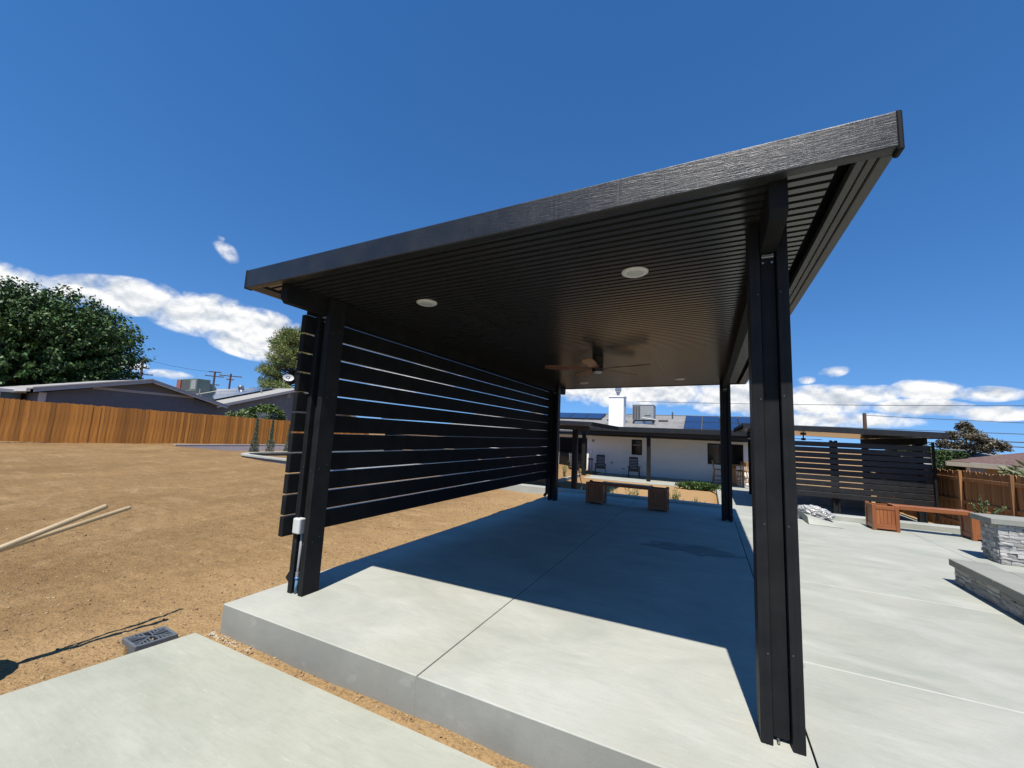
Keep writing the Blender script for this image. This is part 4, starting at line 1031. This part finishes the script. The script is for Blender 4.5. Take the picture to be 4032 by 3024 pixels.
# rooftop unit
u = thing('rooftop_unit', 'pale grey boxy rooftop air conditioner beside the white chimney', 'air conditioner', (-.6, 25.4, 2.3))
MB().box(-1.255, .05, 24.9, 26.1, 2.66, 3.60).build('cabinet', PALEMETAL, u, bevel=.015)
for k in range(3): MB().box(-1.235+k*.165, -1.10+k*.165, 24.885, 24.899, 2.72, 3.54).build('coil_guard', LOUVRE, u)
MB().box(-1.27, .06, 24.88, 26.12, 3.601, 3.635).build('lid', PALEMETAL, u)
MB().box(-.5, -.12, 24.86, 24.899, 2.95, 3.18).build('hatch', PALEMETAL, u, bevel=.01)
MB().box(-1.2, 0, 25.0, 26.0, 2.28, 2.655).build('curb', LOUVRE, u)
for a, b in ((-1.12, -.55), (-.5, -.05)): MB().box(a, b, 24.96, 24.999, 2.34, 2.58).build('curb_panel', STEEL, u)
MB().tube([(-.62, 24.83, 2.78), (-.3, 24.8, 2.74), (.2, 24.8, 2.68), (.2, 24.85, 2.35)], .035, 8).build('drain_pipe', TRIMW, u)
# solar arrays on the house roof
def solar_row(xs, y0, y1, wpan, label, group):
    for n_, x in enumerate(xs):
        t_ = thing('solar_panel', label % ('first', 'second', 'third', 'fourth', 'fifth')[n_], 'solar panel', (x, y0, roofH(y0)), group=group); mb = MB(); w_ = wpan-.02
        vs = []
        for dz in (.07, .115):
            for (xx, yy_) in ((x, y0), (x+w_, y0), (x+w_, y1), (x, y1)): vs.append((xx, yy_, roofH(yy_)+dz))
        mb.add(vs, [(3, 2, 1, 0), (4, 5, 6, 7), (0, 1, 5, 4), (1, 2, 6, 5), (2, 3, 7, 6), (3, 0, 4, 7)]); mb.build('frame', BLACKP, t_)
        c = MB(); f_ = .03
        c.add([(xx, yy_, roofH(yy_)+.118) for (xx, yy_) in ((x+f_, y0+f_), (x+w_-f_, y0+f_), (x+w_-f_, y1-f_), (x+f_, y1-f_))], [(0, 1, 2, 3)]); c.build('cells', SOLAR, t_)
solar_row([1.86+.99*i for i in range(4)], 23.75, 25.4, .99, 'blue solar panel, %s in the lower row right of the rooftop unit', 'right solar array')
solar_row([1.86+.99*i for i in range(4)], 25.45, 27.1, .99, 'blue solar panel, %s in the upper row right of the rooftop unit', 'right solar array')
solar_row([-4.62-1.15*i for i in range(4)], 25.75, 27.3, 1.15, 'blue solar panel, %s leftwards from the white chimney', 'left solar row')

# patio cover along the house
cv_ = thing('house_patio_cover', 'black patio cover with slim posts along the white house', 'patio cover', (1, 21, HZ))
MB().box(-3.6, 5.0, 19.92, 19.98, 1.78, 2.03).build('fascia', BX, cv_, bevel=.01)
MB().box(-3.6, 5.0, 20.0, 22.86, 1.80, 1.86).build('ceiling', PANM, cv_)
for k in range(9): MB().tube([(-3.55, 20.25+k*.28, 1.795), (4.95, 20.25+k*.28, 1.795)], .03, 6).build('pan_rib', BX, cv_)
MB().box(-3.5, 4.9, 20.36, 20.48, 1.62, 1.795).build('beam', BX, cv_, bevel=.006)
for x in (-3.18, .32, 3.9): MB().box(x-.095, x+.095, 20.33, 20.51, HZ, 1.619).build('post', BZ, cv_, bevel=.006)
MB().box(5.0, 5.1, 19.9, 20.02, 1.74, 2.05).build('end_cap', PALEMETAL, cv_)

# rocking chairs
CHB = pm('black_chair_paint', (.014, .015, .018), (.022, .024, .028), 9, rough=.45)
def rocking_chair():
    t_ = local(thing('rocking_chair', 'x', 'rocking chair'))
    for s_ in (-.29, .29):
        pts = [Vector((s_, -.48+.96*i/10, .03+.10*(abs(i-5)/5)**2)) for i in range(11)]
        rk = MB()
        for a, b in zip(pts[:-1], pts[1:]): rk.bar(a, b, .035, .045)
        rk.build('rocker', CHB, t_)
        MB().bar((s_, -.26, .05), (s_, -.26, .60), .045, .06, (0, 1, 0)).build('front_leg', CHB, t_)
        MB().bar((s_, .20, .05), (s_, .22, .58), .045, .055, (0, 1, 0)).build('rear_leg', CHB, t_)
        MB().bar((s_*1.03, -.36, .625), (s_*1.0, .30, .58), .095, .028).build('armrest', CHB, t_)
        MB().bar((s_*.78, .14, .36), (s_*.78, .46, 1.10), .04, .05, (0, 1, 0)).build('back_stile', CHB, t_)
    MB().box(-.27, .27, -.30, -.26, .33, .42).build('front_apron', CHB, t_)
    for k in range(6): MB().bar((-.27, -.24+k*.075, .415-.008*k), (.27, -.24+k*.075, .415-.008*k), .062, .02).build('seat_slat', CHB, t_)
    for k in range(8):
        f = k/7.5; MB().bar((-.21, .17+.28*f+.005, .43+.64*f), (.21, .17+.28*f+.005, .43+.64*f), .018, .062, (0, .38, .92)).build('back_slat', CHB, t_)
    MB().bar((-.24, .455, 1.09), (.24, .455, 1.09), .03, .07).build('top_rail', CHB, t_)
    return t_
rc = rocking_chair(); RG = 'black rocking chairs on the house patio'
for i, (x, y, rz, lab) in enumerate(((-2.68, 22.35, R(12), 'black slatted rocking chair nearest the sliding door wall light'), (-.70, 22.15, R(12), 'black slatted rocking chair below the small house window'), (-4.35, 22.4, R(25), 'black rocking chair in front of the dark sliding door'))):
    o = rc if i == 0 else copy_tree(rc); o.location = (x, y, HZ); o.rotation_euler.z = rz; tag(o, lab, 'rocking chair', RG)
# slender stand next to the door
ps = thing('tall_umbrella_stand', 'slender pale upright stand with black collar beside sliding door', 'stand', (-3.42, 22.9, HZ))
for dx in (-.07, .07): MB().tube([(-3.42+dx, 22.9, HZ), (-3.42+dx, 22.9, HZ+.78)], .05, 10).build('leg', PALEMETAL, ps)
MB().box(-3.58, -3.26, 22.82, 22.98, HZ+.781, HZ+.86).build('collar', BLACKP, ps, bevel=.01)
MB().prism([(-3.44, HZ+.861), (-3.36, HZ+.861), (-3.30, HZ+1.45), (-3.33, HZ+1.47)], 'y', 22.88, 22.93).build('blade', WHITEP, ps)
# bar table and chairs
bt = thing('bar_table', 'rustic wooden bar table with log pedestal by the wide window', 'table', (4.35, 22.5, HZ))
MB().lathe([(.26, 0), (.22, .12), (.15, .3), (.16, .55), (.13, .8), (.15, 1.02)], (4.35, 22.5, HZ), 14).build('pedestal', OAK, bt, smooth=True)
MB().lathe([(.46, 1.021), (.48, 1.03), (.48, 1.065), (.46, 1.075)], (4.35, 22.5, HZ), 24).build('table_top', OAK, bt)
def bar_chair():
    t_ = local(thing('bar_chair', 'x', 'bar chair')); sh = .74
    for sx in (-1, 1):
        for sy in (-1, 1):
            MB().tube([(sx*.26, sy*.25, 0), (sx*.17, sy*.16, sh)], [.022, .026], 8).build('leg', OAK, t_)
    for zz in (.2, .42):
        for sx in (-1, 1): k = .26-.09*zz/sh; MB().tube([(sx*k, -k, zz), (sx*k, k, zz)], .014, 6).build('rung', OAK, t_)
        for sy in (-1, 1): k = .26-.09*zz/sh; MB().tube([(-k, sy*k, zz+.05), (k, sy*k, zz+.05)], .014, 6).build('rung', OAK, t_)
    MB().box(-.22, .22, -.22, .22, sh, sh+.045).build('seat', OAK, t_, bevel=.015)
    for sx in (-1, 1): MB().tube([(sx*.19, .19, sh+.04), (sx*.22, .27, sh+.5)], [.02, .016], 8).build('back_post', OAK, t_)
    MB().bar((-.21, .255, sh+.38), (.21, .255, sh+.38), .025, .18).build('crest_rail', OAK, t_, bevel=.008)
    for k in range(5): MB().tube([(-.15+k*.075, .20, sh+.04), (-.15+k*.075, .25, sh+.30)], .010, 6).build('spindle', OAK, t_)
    return t_
bc = bar_chair(); bc.location = (4.80, 22.15, HZ); bc.rotation_euler.z = R(-140); tag(bc, 'oak spindle-back bar chair right of the log table', 'bar chair', 'bar chairs')
b2 = copy_tree(bc); b2.location = (4.75, 22.95, HZ); b2.rotation_euler.z = R(-40); tag(b2, 'oak bar chair behind the log table against the wall', 'bar chair', 'bar chairs')
b3 = copy_tree(bc); b3.location = (3.62, 22.35, HZ); b3.rotation_euler.z = R(95); tag(b3, 'oak bar chair left of the log table, mostly behind the post', 'bar chair', 'bar chairs')

# ---------------------------------------------------------------- smaller covered patio at the left rear
lc = thing('small_patio_cover', 'small black patio cover left of the house behind the slatted wall', 'patio cover', (-2.5, 13.5, -.6))
MB().bar((-10.9, 11.15, 2.066), (-.36, 11.15, 1.832), .05, .145).build('fascia', BX, lc, bevel=.005)
MB().bar((-10.9, 13.4, 2.07), (-.36, 13.4, 1.84), 4.4, .05).build('ceiling', PANM, lc)
MB().bar((-.36, 11.18, 1.832), (-.36, 15.6, 1.832), .05, .145).build('side_fascia', BY, lc, bevel=.005)
MB().bar((-10.8, 12.45, 1.90), (-.78, 12.45, 1.70), .08, .17).build('beam', BX, lc, bevel=.004)
for x, y in ((-1.41, 12.40), (-10.5, 12.40)):
    p = MB().box(x+.053, x+.137, y+.04, y+.125, gz(x, y)-.05, 1.64).build('post', BZ, lc)
    for dx in (0, .139): MB().box(x+dx, x+dx+.051, y, y+.165, gz(x, y)-.05, 1.66).build('side_plate', BZ, p, bevel=.004)
for i in range(11):
    MB().box(-10.6, -2.45, 12.60, 12.65, -.42+i*.1725, -.42+i*.1725+.155).build('slat', BX, lc, bevel=.005)
hs_ = thing('garden_hose', 'dark hose hanging beside the left rear post', 'hose', (-1.1, 12.35, -.6))
MB().tube([(-1.19, 12.36, 1.6), (-1.19, 12.36, .55), (-1.10, 12.33, .1), (-.98, 12.3, -.30), (-.97, 12.3, -.42), (-1.0, 12.3, -.5), (-.98, 12.28, -.66)], .016, 6).build('tube', pm('grey_hose', (.10, .09, .085), rough=.6), hs_, smooth=True)

# ---------------------------------------------------------------- right-hand pavilion with slatted walls
rp_ = thing('side_pavilion', 'black slatted patio pavilion at the right rear', 'pavilion', (7, 15, -.66))
def zr2(x): return 2.045 - .0246*(x-5.6)                       # top of fascia
def slopebox(x0, x1, y0, y1, za, zb):
    mb = MB(); vs = []
    for x in (x0, x1):
        for y, z in ((y0, za), (y1, za), (y1, zb), (y0, zb)): vs.append((x, y, zr2(x)+z))
    return mb.add(vs, [(0, 1, 2, 3), (7, 6, 5, 4), (0, 4, 5, 1), (1, 5, 6, 2), (2, 6, 7, 3), (3, 7, 4, 0)])
PANL = pm('glossy_pan', (.10, .098, .09), (.12, .117, .108), 3, rough=.16, spec=.8)
slopebox(4.2, 9.06, 12.74, 12.80, -.165, 0).build('front_fascia', BX, rp_, bevel=.006)
slopebox(4.2, 9.06, 12.81, 18.5, -.15, -.10).build('ceiling', PANL, rp_)
for x in (4.2, 9.0): slopebox(x, x+.06, 12.802, 18.5, -.165, 0).build('side_fascia', BY, rp_)
MB().box(8.62, 8.70, 12.98, 18.3, 1.62, zr2(8.7)-.16).build('beam', BY, rp_)
MB().box(4.7, 4.78, 12.98, 18.3, 1.66, zr2(4.78)-.16).build('beam', BY, rp_)
def zrail(i): return -.118 + i*.1725
for i in range(10): MB().box(4.9, 8.93, 13.44, 13.49, zrail(i), zrail(i)+.150).build('slat', BX, rp_, bevel=.005)
for i in range(11): MB().box(8.80, 8.85, 13.60, 18.3, zrail(i), zrail(i)+.150).build('slat', BY, rp_, bevel=.005)
for x, y in ((8.60, 13.50), (6.62, 13.52), (8.60, 18.0), (4.72, 13.5), (4.72, 18.0)):
    p = MB().box(x+.054, x+.124, y+.04, y+.125, -.78, 1.615).build('post', BZ, rp_)
    for dx in (0, .127): MB().box(x+dx, x+dx+.051, y, y+.163, -.78, 1.64).build('side_plate', BZ, p, bevel=.003)
MB().box(7.66, 7.76, 13.505, 13.60, -.78, -.12).build('short_post', BZ, rp_)
dsp = MB().box(8.93, 8.985, 13.36, 13.42, -.5, 1.70).build('downspout', BZ, rp_, bevel=.004)
f2 = thing('ceiling_fan', 'small dark ceiling fan under the right rear pavilion roof', 'ceiling fan', (6.25, 15.4, zr2(6.25)-.15)); local(f2)
MB().lathe([(0, 0), (.09, 0), (.09, -.05), (.02, -.055), (.02, -.16), (.07, -.17), (.07, -.24), (0, -.25)], n=16).build('motor_housing', BLACKP, f2)
for k in range(5):
    a = R(20+72*k); d = Vector((math.cos(a), math.sin(a), 0)); MB().bar(d*.07+Vector((0, 0, -.2)), d*.62+Vector((0, 0, -.2)), .11, .01).build('blade', BLACKP, f2)
bw = thing('block_wall', 'pale grey panelled low wall seen below the right slats', 'wall', (6.5, 16.6, -.7))
for k in range(4): MB().box(5.2, 8.2, 16.6, 16.7, -.75+k*.17, -.75+k*.17+.16).build('course', pm('grey_course', (.40, .40, .39), (.46, .46, .45), 3, rough=.9, rand=.05), bw)

# ---------------------------------------------------------------- right neighbours
rn = thing('neighbour_house', 'tan house with brown hip shingle roof beyond the right fence', 'house', (19, 22, 0))
E0 = Vector((11.75, 20.0, 1.115)); E1 = Vector((24, 14.7, .75))
ap = Vector((19.5, 22.4, 2.45)); ap2 = Vector((28, 19.2, 2.45)); Eb = Vector((14.6, 27.0, 1.1)); Eb1 = Vector((27, 24, 1.1))
rm = MB(); rm.add([E0, E1, ap2, ap, Eb, Eb1], [(0, 1, 2, 3), (4, 0, 3), (5, 4, 3, 2)])
rm.build('roof', SHINGLEB, rn, fixn=False)
MB().bar(E0-Vector((0, 0, .10)), E1-Vector((0, 0, .10)), .06, .17).build('fascia', BEIGE, rn)
MB().bar(E0-Vector((0, 0, .10)), Eb-Vector((0, 0, .10)), .06, .17).build('fascia', BEIGE, rn)
dv = (E1-E0).normalized(); nv = Vector((-dv.y, dv.x, 0)).normalized()
a = E0+dv*1.0+nv*.55; b_ = E1+nv*.55
wl = MB(); wl.add([(a.x, a.y, -.8), (b_.x, b_.y, -.8), (b_.x, b_.y, .80), (a.x, a.y, .98), (a.x+nv.x*5, a.y+nv.y*5, -.8), (a.x+nv.x*5, a.y+nv.y*5, .98)], [(0, 1, 2, 3), (4, 0, 3, 5)]); wl.build('wall', TAN, rn, fixn=False)
pc = E0+dv*.55+nv*.35; MB().box(pc.x-.05, pc.x+.05, pc.y-.05, pc.y+.05, -.8, 1.0).build('porch_post', TRIMW, rn)
sf = MB(); c1, c2 = E0-Vector((0, 0, .19)), E1-Vector((0, 0, .19)); sf.add([c1, c2, c2+nv*.6, c1+nv*.6], [(0, 1, 2, 3)]); sf.build('soffit', BEIGE, rn, fixn=False)
g2 = thing('neighbour_house', 'far grey-roofed house between hedges and the brown roof', 'house', (18, 34, 0))
MB().prism([(15.5, -.5), (23, -.5), (23, .9), (15.5, .9)], 'y', 34.5, 40).build('wall', GREYSTUC2, g2)
rm = MB(); rm.add([(15.2, 34.2, .9), (24, 33.5, .75), (24, 37, 1.55), (15.2, 37.4, 1.55), (24, 41, .8), (15.2, 41, .8)], [(0, 1, 2, 3), (3, 2, 4, 5)]); rm.build('roof', SHINGLE, g2, fixn=False)
u2 = thing('rooftop_unit', 'small pale rooftop unit behind the hedge on the far grey roof', 'air conditioner', (17.9, 35.6, 1.2))
MB().box(17.55, 18.45, 35.2, 36, 1.05, 1.66).build('cabinet', PALEMETAL, u2, bevel=.02); MB().box(17.5, 18.5, 35.15, 36.05, 1.661, 1.70).build('lid', PALEMETAL, u2)
wv = thing('white_shed', 'white shed wall showing between the slatted pavilion and the hedge', 'shed', (11.3, 20.6, -.5))
MB().box(10.9, 11.55, 20.3, 21.2, -.7, 1.06).build('wall', TRIMW, wv); MB().box(10.85, 11.6, 20.25, 21.25, 1.061, 1.35).build('roof_edge', SHINGLE, wv)
for i, (x, y, lab) in enumerate(((11.72, 20.55, 'clipped green hedge column left of its darker twin over right fence'), (12.38, 20.95, 'darker clipped hedge column tucked against the brown roof'))):
    t_ = thing('hedge', lab, 'hedge', (x, y, -.7), group='clipped hedges'); mb = MB(); r_ = random.Random(60+i)
    for k in range(6500):
        ax_ = r_.choice('xyz'); u_, v_ = r_.uniform(-1, 1), r_.uniform(-1, 1); sg = r_.choice((-1, 1)); hx, hy, hz_ = .30, .33, 1.1
        p = {'x': (sg*hx, u_*hy, v_*hz_), 'y': (u_*hx, sg*hy, v_*hz_), 'z': (u_*hx, v_*hy, hz_)}[ax_]
        p = Vector(p)*r_.uniform(.94, 1.0) + Vector((x, y, .38)); leaf(mb, p, rv(r_), rv(r_), .075, .05)
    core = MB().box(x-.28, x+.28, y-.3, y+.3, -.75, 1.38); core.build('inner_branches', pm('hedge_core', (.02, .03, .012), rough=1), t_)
    mb.build('foliage', (LF_HEDGE, LF_HEDGE2)[i], t_, fixn=False)
def round_tree(name, label, base, c, rad, n, per, ln, wd, m, seed, r0=.15, start=.4):
    t_ = thing(name, label, 'tree', base); tr_ = MB(); limbs(tr_, base, c, rad, 12, seed, r0); tr_.build('trunk', BARK, t_, smooth=True)
    cr_ = MB(); shoots_crown(cr_, c, rad, n, per, ln, wd, seed, start, .2); cr_.build('crown', m, t_, fixn=False); return t_
# dusky reddish tree made of several leafy clumps
t = thing('dusky_tree', 'dusky brown-green tree above the right neighbour roofs', 'tree', (19.0, 34.6, -.5)); tr = MB(); cr = MB()
tr.tube([(19, 36, -.5), (19.0, 36, 1.4)], [.22, .16], 8)
for k, (dx, z, rx, rz) in enumerate(((-.95, 2.0, .42, .36), (-.55, 2.55, .34, .34), (.1, 3.15, .42, .52), (.1, 2.5, .75, .5), (-.3, 1.85, .9, .42), (.75, 2.25, .55, .4), (1.05, 1.95, .5, .45), (.5, 1.75, .8, .4), (.35, 2.85, .3, .3))):
    c = Vector((18.95+dx*1.15, 36+.4*(k % 3-1)-dx*.45, z)); shoots_crown(cr, c, (rx*1.15, rx*1.15, rz*1.15), 70, 16, .13, .10, 80+k, .2, .1); tr.tube([(19, 36, 1.3), c], [.07, .02], 5)
tr.build('trunk', BARK, t); cr.build('crown', LF_RED, t, fixn=False)
round_tree('green_tree', 'light green tree peeking out beside the dark pavilion roof', (15.9, 36, -.5), (15.9, 36, 1.55), (1.5, 1.3, .95), 160, 14, .2, .12, LF_LITE, 91, .12)
bush('overhanging_shrub', 'feathery yellow-green branches above the right end of the fence', 'shrub', (10.75, 12.2, .55), (.95, .6, .34), 700, .22, .05, LF_LITE, 95, shell=.2)
# power wires at the right
wire('highest thin wire over the right neighbour roofs', (-4.0, 45, 5.65), (40, 30, 4.7), .35, .022)
wire('second thin wire running right from the reddish pole', (13.66, 36.2, 3.95), (40, 26.5, 2.9), .25, .02)
wire('thin wire crossing in front of the reddish pole', (-6, 46, 3.75), (40, 30, 2.5), .1, .025)
wire('thick lower wire just above the right pavilion roof', (0, 42, 2.9), (40, 29, 2.0), .1, .035)
wire('lowest thick wire touching the right pavilion roof corner', (0, 42, 2.75), (40, 29, 1.75), .2, .035)
wire('wire seen behind the white chimney', (-30, 48, 4.6), (8, 44, 3.4), .3, .022)
